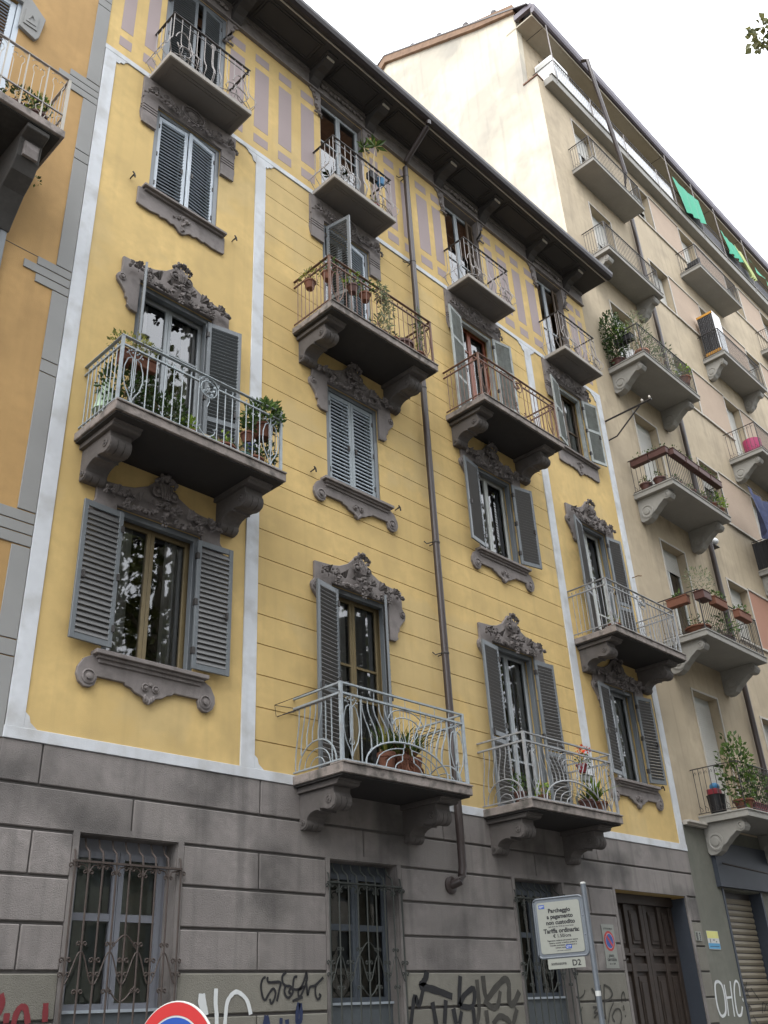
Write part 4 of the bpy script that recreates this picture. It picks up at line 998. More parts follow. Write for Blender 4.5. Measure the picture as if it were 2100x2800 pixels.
for k, z in enumerate(FB):
    hi = k >= 4; d = .82 if hi else 1.15
    bbalcony((20.78 if k == 5 else 20.5), (24.0 if k == 5 else 23.75), z, d, k < 5)
    bbalcony(28.0, 31.45, z, d, k < 5, solid=(PBK if k == 2 else None))
    bbalcony(34.95, 38.3, z, d, k < 5)
    for j, (x0, x1) in enumerate(doorsx):
        q = MB(); q.box(x0, x0+.05, -.30, -.24, z+.02, z+3.15); q.box(x1-.05, x1, -.30, -.24, z+.02, z+3.15); q.box(x0+.05, x1-.05, -.30, -.24, z+2.98, z+3.15); q.box((x0+x1)/2-.04, (x0+x1)/2+.04, -.29, -.245, z+.02, z+2.98); fr_ = q.build('balcony_door', PALEW, BH)
        low = {(0, 0): .02, (0, 1): .02, (2, 0): .9, (1, 0): 2.5, (3, 0): 1.7, (4, 0): 1.9, (5, 0): 2.1, (3, 1): .02}.get((k, j), 1.6)
        q = MB(); zz_ = z+low
        q.box(x0+.05, x1-.05, -.245, -.235, zz_, z+2.98)
        n_ = int((z+2.98-zz_)/.055)
        for i in range(n_): q.box(x0+.05, x1-.05, -.236, -.226, zz_+.055*i, zz_+.055*i+.044)
        q.build('roller_blind', PVC, fr_)
        if low > .1:
            for a, b_ in ((x0+.05, (x0+x1)/2-.04), ((x0+x1)/2+.04, x1-.05)):
                q = MB(); q.face([(a, -.27, z+.03), (b_, -.27, z+.03), (b_, -.27, zz_), (a, -.27, zz_)]); q.build('pane', GLA, fr_)
        q = MB(); q.box(x0-.05, x0, -.01, .02, z+.05, z+3.2); q.box(x1, x1+.05, -.01, .02, z+.05, z+3.2); q.box(x0, x1, -.01, .02, z+3.15, z+3.2); q.build('door_trim', BST, fr_)
    for j, (x0, x1) in enumerate(winx):
        zb, zt_ = z+1.28, z+3.12
        q = MB(); q.box(x0, x0+.06, -.30, -.24, zb, zt_); q.box(x1-.06, x1, -.30, -.24, zb, zt_); q.box(x0+.06, x1-.06, -.30, -.24, zt_-.2, zt_); q.box((x0+x1)/2-.03, (x0+x1)/2+.03, -.29, -.245, zb, zt_-.2); fr_ = q.build('window', PALEW, BH)
        low = zb+[.9, .3, 1.2, .5, .25, 1.0][(k+j*2) % 6]
        q = MB(); q.box(x0+.06, x1-.06, -.245, -.235, low, zt_-.2)
        for i in range(int((zt_-.2-low)/.055)): q.box(x0+.06, x1-.06, -.236, -.226, low+.055*i, low+.055*i+.044)
        q.build('roller_blind', PVC, fr_)
        q = MB(); q.face([(x0+.06, -.27, zb), (x1-.06, -.27, zb), (x1-.06, -.27, low), (x0+.06, -.27, low)]); q.build('pane', GLA, fr_)
        q = MB(); q.box(x0-.06, x0, -.01, .025, zb-.04, zt_+.05); q.box(x1, x1+.06, -.01, .025, zb-.04, zt_+.05); q.box(x0, x1, -.01, .025, zt_, zt_+.05); q.box(x0-.08, x1+.08, -.2, .05, zb-.06, zb); q.build('window_trim', BST, fr_)
    for x0, x1 in ((26.70, 28.96), (30.33, 32.88), (34.31, 36.44)):
        q = MB(); q.box(x0, x1, 0, .012, z+1.28, z+3.16); o = q.build('salmon_panel', BRK if k <= 1 else PNK, BH)
        q = MB(); q.box(x0-.02, x1+.02, 0, .05, z+3.16, z+3.21); q.box(x0-.02, x1+.02, 0, .06, z+1.22, z+1.28); q.build('panel_ledge', BST, o)
# drain pipe of the block
q = MB(); q.tube([(22.55, .42, 33.1), (22.6, .62, 33.0), (22.75, .62, 32.0), (23.4, .60, 29.2), (23.75, .55, 27.9), (24.1, .2, 27.2), (24.42, .12, 26.8), (24.45, .12, 24), (24.45, .12, 3.5)], .075, 10); q.build('drainpipe', PIPE, BH, smooth=True)
# ground storey: stone ledge, roller shutter, dark fascia and awning rod
q = MB(); q.box(19.7, 20.6, 0, .16, 5.165, 5.215); q.box(19.7, 20.6, 0, .10, 5.12, 5.165); q.build('ledge', BST, BH, bevel=.004)
q = MB(); q.box(20.95, 22.8, -.30, -.27, 0, 3.88); o = q.build('shop_shutter', IRD, BH)
for k in range(30):
    z = 3.70-.125*k
    if z < 0: break
    q = MB(); q.ppz([(-.27, z-.054), (-.255, z-.05), (-.238, z), (-.255, z+.05), (-.27, z+.054)], 21.02, 22.74); q.build('shutter_slat', ROL_, o)
q = MB(); q.box(20.90, 20.97, -.36, .02, 0, 3.9); q.box(22.78, 22.86, -.36, .02, 0, 3.9); q.box(20.72, 26, -.004, .10, 3.92, 4.86); q.build('shop_fascia', DBL, BH)
q = MB(); q.tube([(20.95, .12, 4.4), (22.3, 1.0, 4.05)], .02, 6); q.tube([(22.3, 1.0, 4.05), (25, 1.05, 4.05)], .02, 6); q.build('awning_rod', IRD, BH)
# iron arm with insulators
q = MB(); A_ = onA = (19.72, .0, 15.66)
q.tube([(19.72, 0, 15.66), (19.78, 1.38, 15.70)], .032, 4); q.tube([(19.72, 0, 15.05), (19.73, .25, 15.07), (19.77, 1.02, 15.66)], .026, 4); o = q.build('iron_arm', IRD, BH)
for p in (1.12, 1.34):
    q = MB(); q.lathe([(.012, 0), (.012, .02), (.03, .03), (.034, .07), (.02, .10), (.008, .11)], 19.775, p, 15.72, 10); q.build('insulator', BST, o, smooth=True)
for z in (9.83+1.1, 9.7-.6): 
    q = MB(); q.tube([(19.5, 0, z), (19.5, .10, z), (19.53, .16, z+.02), (19.56, .22, z), (19.53, .26, z-.02), (19.5, .2, z), (19.5, .1, z)], .012, 5); q.build('iron_eye', DRY, YH)
# ================================================================== graffiti (flat paint on the plinth)
def smooth(pts, n=4):
    out = []; P = [pts[0]]+list(pts)+[pts[-1]]
    for a, b_, c, d in zip(P, P[1:], P[2:], P[3:]):
        for k in range(n):
            t = k/n; out.append(tuple(.5*((2*b_[i])+(c[i]-a[i])*t+(2*a[i]-5*b_[i]+4*c[i]-d[i])*t*t+(3*b_[i]-a[i]-3*c[i]+d[i])*t**3) for i in (0, 1)))
    return out+[pts[-1]]
def ribbon(q, pts, w, p):
    S = smooth(pts); n = len(S); L = []
    for k in range(n):
        dx = S[min(k+1, n-1)][0]-S[max(k-1, 0)][0]; dz = S[min(k+1, n-1)][1]-S[max(k-1, 0)][1]; l = math.hypot(dx, dz) or 1
        h = w/2*rnd.uniform(.88, 1.12); L.append((q.V(S[k][0]-dz/l*h, p, S[k][1]+dx/l*h), q.V(S[k][0]+dz/l*h, p, S[k][1]-dx/l*h)))
    for (a, b_), (c, d) in zip(L, L[1:]): q.f.append((a, b_, d, c))
def graffiti(strokes, m, parent, p=.0215):
    q = MB()
    for i, (w, pts) in enumerate(strokes): ribbon(q, pts, w, p+.0004*i)
    return q.build('graffiti', m, parent)
graffiti([(.03, [(8.15, 2.20), (8.10, 2.17), (8.08, 2.09), (8.11, 1.98), (8.15, 1.95), (8.20, 2.01), (8.27, 2.07), (8.31, 2.02), (8.28, 1.94), (8.24, 1.91), (8.22, 1.96)]),
 (.03, [(8.18, 2.20), (8.20, 2.14), (8.38, 2.14), (8.37, 2.06), (8.33, 1.93)]), (.032, [(8.48, 2.25), (8.42, 2.21), (8.42, 2.14), (8.47, 2.10), (8.56, 2.09), (8.52, 2.03), (8.56, 2.01)]),
 (.03, [(8.47, 2.10), (8.45, 2.04), (8.48, 1.98), (8.53, 1.97), (8.59, 2.03), (8.56, 2.08)]), (.03, [(8.66, 2.20), (8.61, 2.19), (8.59, 2.11), (8.60, 2.06), (8.71, 2.07), (8.78, 2.17), (8.81, 2.25), (8.82, 2.16), (8.75, 2.03), (8.69, 1.97), (8.68, 2.04), (8.78, 2.09)]),
 (.03, [(8.58, 1.93), (8.75, 1.97)]), (.03, [(8.81, 2.16), (8.83, 1.99), (8.87, 2.08), (8.96, 2.10), (9.10, 2.19)]), (.03, [(8.97, 2.11), (8.96, 2.01), (9.00, 1.94), (9.05, 1.98), (9.02, 2.00)])], SPK, YH)
graffiti([(.10, [(11.11, 2.26), (11.05, 2.15), (10.96, 2.08), (11.05, 2.06), (11.35, 2.00), (11.62, 1.93)]), (.075, [(11.01, 2.05), (10.89, 1.83), (10.82, 1.95), (10.71, 1.61), (10.62, 1.3)]), (.085, [(11.18, 1.87), (11.23, 1.59), (11.26, 1.35)]), (.085, [(11.47, 1.89), (11.41, 1.59)]),
 (.09, [(11.62, 1.78), (11.66, 1.58)]), (.08, [(11.83, 2.20), (11.76, 1.83), (11.88, 1.94), (12.12, 2.03), (12.06, 1.80), (11.77, 1.81)]), (.08, [(12.07, 1.78), (12.07, 1.57)]), (.075, [(11.80, 1.74), (11.73, 1.58)])], SPK, YH)
graffiti([(.10, [(12.36, 2.20), (12.40, 1.90), (12.62, 2.02), (12.88, 2.15), (12.98, 2.08), (12.95, 1.84), (13.06, 1.82), (13.23, 1.98)]), (.08, [(12.34, 1.87), (12.50, 1.78), (12.65, 1.79), (12.75, 1.99)]), (.08, [(12.21, 2.15), (12.21, 1.78), (12.13, 1.57)]),
 (.085, [(12.37, 1.74), (12.38, 1.56)]), (.085, [(12.50, 1.55), (12.67, 1.65), (12.85, 1.61), (12.93, 1.54)]), (.085, [(13.12, 1.74), (12.99, 1.54)])], SPG, YH)
graffiti([(.06, [(4.80, 2.06), (4.83, 1.98), (4.80, 1.88)]), (.06, [(4.89, 1.89), (4.89, 1.80)]), (.06, [(4.97, 1.79), (4.99, 1.89), (5.03, 1.94), (5.08, 1.92), (5.12, 1.79)]), (.06, [(5.29, 1.97), (5.30, 1.80)])], SPR, YH)
graffiti([(.06, [(7.20, 2.03), (7.20, 1.93), (7.28, 1.81)]), (.05, [(7.23, 2.03), (7.26, 1.91), (7.29, 1.81)]), (.052, [(7.41, 2.08), (7.41, 1.93), (7.43, 1.81), (7.44, 1.60)]), (.05, [(7.55, 1.66), (7.56, 1.81), (7.58, 1.94), (7.65, 2.02), (7.72, 2.04), (7.81, 2.00), (7.88, 1.93), (7.93, 1.80)])], SPW, YH)
graffiti([(.06, [(8.69, 1.91), (8.66, 1.80), (8.66, 1.70), (8.72, 1.73), (8.71, 1.90)]), (.06, [(8.17, 1.78), (8.12, 1.60)]), (.06, [(8.17, 1.78), (8.23, 1.60)]), (.05, [(8.40, 1.75), (8.39, 1.6)]), (.06, [(8.49, 1.73), (8.51, 1.6)])], SPB, YH)
graffiti([(.03, [(14.77, 1.88), (14.87, 1.86), (15.00, 1.91), (15.05, 1.98)]), (.045, [(15.26, 2.00), (15.34, 1.91), (15.33, 1.79)]), (.03, [(15.54, 2.05), (15.52, 1.78)]), (.03, [(15.66, 2.06), (15.59, 1.78), (15.55, 1.53)]), (.035, [(15.67, 2.05), (15.82, 2.00), (15.88, 1.91), (15.79, 1.84), (15.63, 1.80)]),
 (.025, [(15.82, 1.82), (15.88, 1.78), (15.73, 1.65), (15.62, 1.46)]), (.03, [(15.83, 1.48), (15.78, 1.57), (15.92, 1.67), (16.05, 1.66), (16.07, 1.55), (16.00, 1.45)]), (.03, [(16.14, 1.77), (16.17, 1.88), (16.26, 1.93), (16.27, 1.78)]), (.03, [(15.22, 1.72), (15.34, 1.71), (15.23, 1.63), (15.35, 1.63), (15.21, 1.56)]),
 (.03, [(15.35, 1.56), (15.46, 1.59), (15.55, 1.53)]), (.02, [(14.90, 1.73), (14.82, 1.63)]), (.03, [(16.18, 1.73), (16.18, 1.65)]), (.04, [(16.18, 1.57), (16.20, 1.55)])], SPG, YH)
graffiti([(.055, [(19.86, 2.08), (19.78, 2.05), (19.72, 1.95), (19.68, 1.74), (19.70, 1.55), (19.80, 1.46), (19.98, 1.53), (20.06, 1.79), (20.04, 2.01), (19.90, 2.08), (19.84, 2.06)]), (.045, [(20.14, 2.02), (20.12, 1.73), (20.07, 1.46)]), (.045, [(20.43, 2.08), (20.36, 1.72), (20.32, 1.44)]), (.045, [(20.10, 1.78), (20.38, 1.79)]),
 (.05, [(20.75, 1.80), (20.79, 2.02), (20.67, 2.08), (20.54, 1.93), (20.47, 1.66), (20.48, 1.47), (20.63, 1.47), (20.75, 1.61)]), (.04, [(20.83, 1.76), (20.85, 1.70)])], SPW, BH, .001)
q = MB()
for k in range(14):
    x = 21.1+1.5*rnd.random(); z = 1.35+.6*rnd.random(); ribbon(q, [(x, z), (x+rnd.uniform(-.2, .2), z+rnd.uniform(-.15, .15)), (x+rnd.uniform(-.25, .25), z+rnd.uniform(-.2, .2))], .025, -.236+.0005*k)
q.build('graffiti', SPG, BH)
# ================================================================== signs
def text_mesh(txt, size, m, name='lettering', bold=0, squeeze=1.0):
    cu_ = bpy.data.curves.new(name, 'FONT'); cu_.body = txt; cu_.size = size; cu_.align_x = 'CENTER'; cu_.offset = bold; cu_.resolution_u = 3
    t = bpy.data.objects.new(name, cu_); COL.objects.link(t)
    dg = bpy.context.evaluated_depsgraph_get(); me = bpy.data.meshes.new_from_object(t.evaluated_get(dg))
    bpy.data.objects.remove(t); bpy.data.curves.remove(cu_)
    me.transform(Matrix.Diagonal((squeeze, 1, 1, 1))); me.transform(Matrix.Rotation(rad(90), 4, 'X')); me.materials.clear(); me.materials.append(m); return me
def local_part(name, q, m, parent, loc=(0, 0, 0), **k):
    o = bpy.data.objects.new(name, q if isinstance(q, bpy.types.Mesh) else q.mesh(name, m, k.get('smooth', False))); COL.objects.link(o); o.parent = parent; o.location = loc; return o
def rrect(w, h, r, cx=0, cz=0):
    out = []
    for sx, sz, a in ((1, 1, 0), (-1, 1, 90), (-1, -1, 180), (1, -1, 270)):
        out += arc(cx+sx*(w/2-r), cz+sz*(h/2-r), r, a, a+90, 5)
    return out
# parking sign on its post (plate faces down the street, front = local -y)
PS = thing('parking_sign', 'framed cream parking tariff plate on a galvanised post with a small D2 zone plate below', 'parking sign', 9.84, 3.64, 0)
q = MB(local=True); q.tube([(0, 0, 0), (0, 0, 2.93)], .03, 12); po = local_part('post', q, GALV, PS, smooth=True)
q = MB(local=True); q.lathe([(.032, 0), (.032, .015), (.02, .02)], 0, 0, 2.925, 12); local_part('post_cap', q, SGW, po)
q = MB(local=True); q.lathe([(.0312, 0), (.0312, .05)], 0, 0, 1.78, 12); local_part('sticker', q, SGW, po)
FR = bpy.data.objects.new('sign_frame', None)
q = MB(local=True); o1 = rrect(.60, .62, .05); q.tube([(a, 0, z) for a, z in o1], .013, 6, closed=True)
q.pxz(rrect(.585, .605, .045), -.004, .006); q.tube([(.28, 0, .1), (.33, 0, .1)], .012, 5); q.tube([(.28, 0, -.1), (.33, 0, -.1)], .012, 5)
FR = local_part('sign_frame', q, GALV, PS)
ANG = math.atan2(-.56, .135)       # from left edge (nearer the wall) to right edge (nearer the road)
FR.rotation_euler.z = ANG; FR.location = (math.cos(ANG)*-.335, math.sin(ANG)*-.335, 2.50)
q = MB(local=True); q.pxz(rrect(.52, .54, .03), -.012, -.005); local_part('plate', q, SGN, FR)
for txt, s_, z, b_ in (('Parcheggio', .062, .155, .0025), ('a pagamento', .062, .092, .0025), ('non custodito', .062, .030, .0025), ('dalle 8.00 alle 19.30 dei giorni feriali', .021, .0, .0004), ('Tariffa ordinaria:', .064, -.058, .0025), ('\u20ac 1.50/ora', .05, -.108, .001),
    ('Pagamento mediante parcometro oppure', .022, -.145, .0006), ('tessere, voucher e telefono presso le', .022, -.170, .0006), ('rivendite autorizzate. Informazioni e', .022, -.195, .0006), ('numero verde 24 ore', .022, -.220, .0006), ('sosta gestita in concessione', .015, -.248, .0003)):
    local_part('lettering', text_mesh(txt, s_, INK, bold=b_), None, FR, (.01, -.0135, z))
for x, z in ((-.20, .225), (.075, -.21)):
    q = MB(local=True); q.box(x-.035, x+.035, -.0138, -.0125, z-.02, z+.02); local_part('logo', q, SGB, FR); local_part('lettering', text_mesh('GTT', .03, SGW, bold=.001), None, FR, (x, -.0145, z-.011))
q = MB(local=True); q.pxz(rrect(.44, .105, .004, .02, 0), -.008, -.002); q.box(-.15, -.13, 0, .012, .03, .1); q.box(.15, .17, 0, .012, .03, .1)
SP = local_part('zone_plate', q, SGN, PS); SP.rotation_euler.z = ANG; SP.location = FR.location-Vector((0, 0, .375))
local_part('lettering', text_mesh('sottozona', .045, INK, bold=.001), None, SP, (-.07, -.0095, -.012)); local_part('lettering', text_mesh('D2', .085, INK, bold=.002), None, SP, (.14, -.0095, -.03))
# round no parking sign
NP = thing('no_parking_sign', 'round red and blue no parking sign at the lower edge below the barred window', 'no parking sign', 3.37, 5.1, 0)
q = MB(local=True); q.tube([(.055, .02, 0), (.055, .02, 1.70)], .03, 12); local_part('post', q, GALV, NP, smooth=True)
DZ = 1.475; AN = -rad(77)
q = MB(local=True); q.lathe([(.30, 0), (.303, .004), (.303, .012), (.29, .014)], 0, 0, 0, 48, 'p'); D_ = local_part('disc', q, SGW, NP, (0, 0, DZ)); D_.rotation_euler.z = AN
def ring(r0_, r1_, p, m, name, a0=0, a1=360):
    q = MB(local=True); n = 64; L = []
    for k in range(n+1):
        t = rad(a0+(a1-a0)*k/n); L.append((q.V(r0_*math.cos(t), p, r0_*math.sin(t)), q.V(r1_*math.cos(t), p, r1_*math.sin(t))))
    for (a, b_), (c, d) in zip(L, L[1:]): q.f.append((a, b_, d, c))
    return local_part(name, q, m, D_)
ring(.232, .296, -.002, SGR, 'red_border')
for a in (45, 225): ring(.004, .222, -.002, SGB, 'blue_field', a-45+11, a+45+34)
q = MB(local=True); c = math.cos(rad(-45)); s_ = math.sin(rad(-45)); w = .03
q.face([(-.24*c-w*s_*-1, -.003, -.24*s_-w*c*-1), (.24*c-w*s_*-1, -.003, .24*s_-w*c*-1), (.24*c+w*s_*-1, -.003, .24*s_+w*c*-1), (-.24*c+w*s_*-1, -.003, -.24*s_+w*c*-1)]); local_part('red_bar', q, SGR, D_)
# driveway plate, poster, bells
DW = thing('driveway_sign', 'tall narrow white plate with a no parking roundel beside the dark entrance door', 'sign', 16.03, .02, 2.34)
q = MB(local=True); q.box(-.20, .20, -.006, .0, 0, .66); q.box(-.21, .21, -.003, .001, -.03, 0); q.box(-.21, .21, -.003, .001, .66, .685); pl = local_part('plate', q, SGN, DW)
for r, y, m, n_ in ((.165, -.008, SGR, 'red_border'), (.125, -.0095, SGW, 'white_ring'), (.118, -.011, SGB, 'blue_field')):
    q = MB(local=True); q.lathe([(r, 0), (r, -.001)], 0, y, .41, 28, 'p'); local_part(n_, q, m, DW)
q = MB(local=True); q.face([(-.094, -.0135, .475), (-.06, -.0135, .51), (.094, -.0135, .345), (.06, -.0135, .31)]); local_part('red_bar', q, SGR, DW)
for t, s_, z in (('passo', .075, .155), ('carrabile', .085, .085), ('aut. n. 1264', .04, .03), ('CITT\u00c0 DI TORINO', .035, .60)): local_part('lettering', text_mesh(t, s_, INK, bold=.001), None, DW, (0, -.008, z))
PO = thing('poster', 'small poster in yellow, white and blue bands glued on the grey green pier', 'poster', 20.05, .004, 2.67)
q = MB(local=True); q.box(-.25, .25, -.003, 0, 0, .35); local_part('sheet', q, SGW, PO)
for z0, z1, m, n_ in ((.21, .345, YLW, 'yellow_band'), (.01, .115, BLU, 'blue_band')):
    q = MB(local=True); q.box(-.245, .245, -.0042, -.003, z0, z1); local_part(n_, q, m, PO)
q = MB(local=True); q.box(-.15, -.13, -.0045, -.003, .12, .2); q.box(-.02, .06, -.0045, -.003, .17, .185); q.box(.1, .14, -.0045, -.003, .135, .155); q.box(-.2, .2, -.0052, -.0042, .05, .06); local_part('print', q, INK, PO)
q = MB(); q.box(19.27, 19.50, .018, .035, 2.82, 2.99); o = q.build('doorbell_plate', SGN, YH)
q = MB()
for k in range(4): q.box(19.29, 19.35, .035, .042, 2.84+.036*k, 2.86+.036*k); q.lathe([(.012, 0), (.012, .01)], 19.44, .035, 2.85+.036*k, 8, 'p')
q.build('bell_button', INK, o)
q = MB(); q.tube([(16.42, .02, 2.44), (16.42, .06, 2.44), (16.5, .07, 2.46)], .012, 5); q.build('door_hook', IRD, YH)

# ================================================================== plants and balcony things
def leaves(q, n, c, r, size, flat=.35, hollow=.25, elong=1.8):
    for _ in range(n):
        while True:
            v = Vector((rnd.uniform(-1, 1), rnd.uniform(-1, 1), rnd.uniform(-1, 1)))
            if hollow < v.length < 1: break
        o = Vector((c[0]+v.x*r[0], c[1]+v.y*r[1], c[2]+v.z*r[2]))
        leaf1(q, o, v+Vector((rnd.gauss(0, .5), rnd.gauss(0, .5), rnd.gauss(0, .5)+flat)), size*rnd.uniform(.6, 1.3), elong)
def leaf1(q, o, d, L, elong=1.8):
    d = d.normalized(); a = d.cross(Vector((rnd.gauss(0, 1), rnd.gauss(0, 1), rnd.gauss(0, 1)))).normalized(); w = L/elong/2; n = d.cross(a)*(L*.12)
    i = [q.V(*o), q.V(*(o+d*L*.5+a*w+n)), q.V(*(o+d*L)), q.V(*(o+d*L*.5-a*w+n))]; q.f.append((i[0], i[1], i[2])); q.f.append((i[0], i[2], i[3]))
def blades(q, n, c, L, w, lean=.5, droop=.8):
    for _ in range(n):
        a = rnd.uniform(0, 2*math.pi); l = L*rnd.uniform(.6, 1.15); k = lean*rnd.uniform(.3, 1.3); D = Vector((math.cos(a), math.sin(a), 0)); S = Vector((-math.sin(a), math.cos(a), 0)); pr = None
        for j in range(6):
            t = j/5; o = Vector(c)+D*(l*k*t*(1+.4*t))+Vector((0, 0, l*(t-droop*k*t*t*.9))); ww = w*(1-t**2)*.5+.001
            e = (q.V(*(o+S*ww)), q.V(*(o-S*ww)))
            if pr: q.f.append((pr[0], pr[1], e[1], e[0]))
            pr = e
def pot(par, x, p, z, r, h, m=TER, name='pot'):
    q = MB(); q.lathe([(r*.68, 0), (r*.95, h*.8), (r*1.06, h*.82), (r*1.06, h), (r*.92, h), (r*.9, h*.88), (.004, h*.87)], x, p, z, 14); return q.build(name, m, par, smooth=True)
def trough(par, x0, x1, p0, p1, z, h, m=TER, name='planter'):
    q = MB(); q.box(x0, x1, p0, p1, z, z+h*.85); q.box(x0-.012, x1+.012, p0-.012, p1+.012, z+h*.85, z+h); return q.build(name, m, par, bevel=.01)
def bush(label, x, p, z, r, h, lr, lm, n, size, pm=TER, name='potted_plant', cat='potted plant', stem=True, rz=None, elong=1.8, group=None, dx=0, dp=0):
    t = thing(name, label, cat, x, p, z, group)
    if pm: pot(t, x, p, z, r, h, pm)
    rz = rz or lr
    q = MB(); leaves(q, n, (x+dx, p+dp, z+h+rz*.75), (lr, min(lr, .35), rz), size, elong=elong); q.build('foliage', lm, t)
    if stem:
        q = MB()
        for k in range(4): q.tube([(x, p, z+h*.8), (x+dx*.5+rnd.gauss(0, lr*.2), p+rnd.gauss(0, lr*.1), z+h+rz*.5), (x+dx+rnd.gauss(0, lr*.4), p+dp+rnd.gauss(0, lr*.2), z+h+rz*1.1)], .008, 4)
        q.build('stem', DRY, t)
    return t
# -- second floor, left balcony
Z = 8.75
t = thing('rail_planter', 'terracotta planter of spindly yellow green plant on the corner of the pale blue railing', 'planter', 5.1, .80, 9.50)
trough(t, 4.90, 5.42, .70, .88, 9.50, .19); q = MB(); leaves(q, 330, (5.12, .72, 9.86), (.36, .24, .19), .06, hollow=0); q.build('foliage', LFY, t)
q = MB(); [q.tube([(x, .78, 9.66), (x+rnd.gauss(0, .06), .75, 9.97)], .004, 4) for x in (4.95, 5.02, 5.1, 5.2, 5.3, 5.38)]; q.build('stem', DRY, t)
bush('tall dark leafy shrub behind the egg shaped corner ornament of the pale blue railing', 5.22, .50, Z, .2, .2, .40, LFD, 780, .085, TER, 'shrub', 'shrub', rz=.46)
bush('low dark leafy shrub left of the glazed door on the pale blue balcony', 5.75, .60, Z, .18, .17, .33, LFD, 560, .08, PGR, 'shrub', 'shrub', rz=.27)
bush('small bright green plant in a brown pot in the middle of the pale blue balcony', 6.08, .78, Z, .11, .13, .13, LFB, 90, .075, TER, rz=.13)
t = thing('sand_pot', 'sand coloured empty pot behind the heart scroll of the pale blue railing', 'pot', 6.36, .62, Z); pot(t, 6.36, .62, Z, .16, .22, SAND)
bush('wide terracotta bowl with a few green sprigs on the pale blue balcony', 6.66, .74, Z, .19, .14, .15, LFB, 45, .07, TER)
bush('dark green bowl with small green sprigs on the pale blue balcony', 6.98, .78, Z, .13, .13, .12, LFM, 40, .06, PGR)
bush('striped terracotta pot with leafy sprigs near the right end of the pale blue balcony', 7.18, .80, Z, .14, .14, .14, LFM, 50, .06, TER)
bush('narrow dark bush in the right corner of the pale blue balcony', 7.44, .70, Z, .13, .10, .17, LFD, 300, .07, TER, 'shrub', 'shrub', rz=.33)
bush('round leafy shrub in a terracotta pot high at the pale blue railing end', 7.38, .74, 9.36, .16, .22, .30, LFM, 520, .10, TER, 'shrub', 'shrub', rz=.24)
bush('small hanging terracotta pot left of the high round shrub', 7.12, .72, 9.18, .11, .16, .14, LFD, 70, .07, TER)
t = thing('blue_pot', 'small dark blue pot hanging under the terracotta pots of the pale blue balcony', 'pot', 7.16, .72, 9.04); pot(t, 7.16, .72, 9.04, .09, .12, mat('dark_blue_glaze', (.02, .03, .12), .4))
t = thing('folded_parasol', 'pale green folded parasol leaning in the left corner of the pale blue balcony', 'parasol', 4.98, .38, Z)
q = MB(); q.lathe([(.16, .18), (.14, .2), (.10, .42), (.035, .68), (.012, .74)], 4.98, .38, Z, 9); q.build('canopy', CLW, t); q = MB(); q.tube([(4.98, .38, Z), (4.98, .38, Z+.8)], .012, 5); q.build('pole', IRL, t)
# -- top small balcony over the second bay
t = thing('yucca', 'spindly two headed plant rising above the top balcony beside the violet stripes', 'potted plant', 10.52, .34, 16.47); pot(t, 10.52, .34, 16.47, .13, .2, PRD)
q = MB(); q.tube([(10.52, .34, 16.6), (10.50, .36, 17.6), (10.30, .40, 18.35)], .013, 5); q.tube([(10.52, .34, 16.6), (10.56, .36, 17.9), (10.72, .36, 18.75)], .013, 5); q.tube([(10.56, .4, 16.5), (10.55, .45, 18.1)], .014, 5); q.build('stem', SAND, t)
q = MB()
for c in ((10.30, .40, 18.36), (10.72, .36, 18.77)):
    for k in range(11):
        a = k*2.4; leaf1(q, Vector(c), Vector((math.cos(a), math.sin(a), rnd.uniform(-.3, 1.3))), .23 if c[0] < 10.5 else .30, 3.2)
q.build('foliage', LFM, t)
t = thing('blue_planter', 'bright blue planter hanging on the top balcony railing under the spindly plant', 'planter', 10.56, .52, 17.30); q = MB(); q.lathe([(.07, 0), (.11, .15), (.10, .17)], 10.62, .52, 17.34, 12); q.build('pot', PBL, t); q = MB(); q.box(10.28, 10.5, .44, .56, 17.34, 17.52); q.build('box', PBK, t)
bush('small yellow and green plant on the floor of the top balcony under the spindly plant', 10.42, .50, 16.47, .1, .12, .1, LFY, 60, .07, PRD)
# -- third floor, rusty balcony left
Z = 12.66
for k, (x, p, lab) in enumerate(((8.66, .42, 'round terracotta pot hanging alone on the left side of the rusty railing'), (8.74, .80, 'terracotta pot hanging inside the corner post of the rusty railing'), (9.30, .86, 'dark terracotta pot second along the front of the rusty railing'), (9.62, .86, 'orange terracotta pot third along the front of the rusty railing'))):
    bush(lab, x, p, 13.30, .105, .165, .17, (LFY, LFM, LFB, LFM)[k], 70, .07, TER if k != 2 else TED)
t = thing('trailing_plant', 'dry pale trailing plant tumbling down the front of the rusty railing', 'trailing plant', 9.98, .98, 13.0)
q = MB(); leaves(q, 120, (9.92, .98, 13.62), (.14, .1, .22), .09, -.4, 0, 3); leaves(q, 90, (10.12, .99, 13.38), (.14, .06, .24), .08, -.8, 0, 3); leaves(q, 120, (9.98, .99, 13.1), (.10, .07, .4), .09, -.8, 0, 3); q.build('foliage', LFG, t)
q = MB(); [q.tube([(9.9+.05*k, .98, 13.7), (9.92+.05*k+rnd.gauss(0, .05), 1.0, 13.3), (9.95+.03*k, .99, 12.75)], .006, 4) for k in range(6)]; q.build('stem', SAND, t)
bush('grey green agave at the foot of the trailing plant behind the rusty railing', 10.02, .84, Z, .12, .12, .2, LFG, 60, .16, TER, elong=5, stem=False)
bush('low terracotta pot with small plant right of the trailing plant', 10.32, .84, Z, .13, .13, .1, LFM, 40, .06, TER)
bush('large dark pot with sparse plant near the right end of the rusty balcony', 10.72, .72, Z, .22, .30, .12, LFM, 40, .07, TED)
bush('low brown pot at the right end of the rusty balcony', 10.98, .86, Z, .14, .12, .12, LFY, 40, .06, TER)
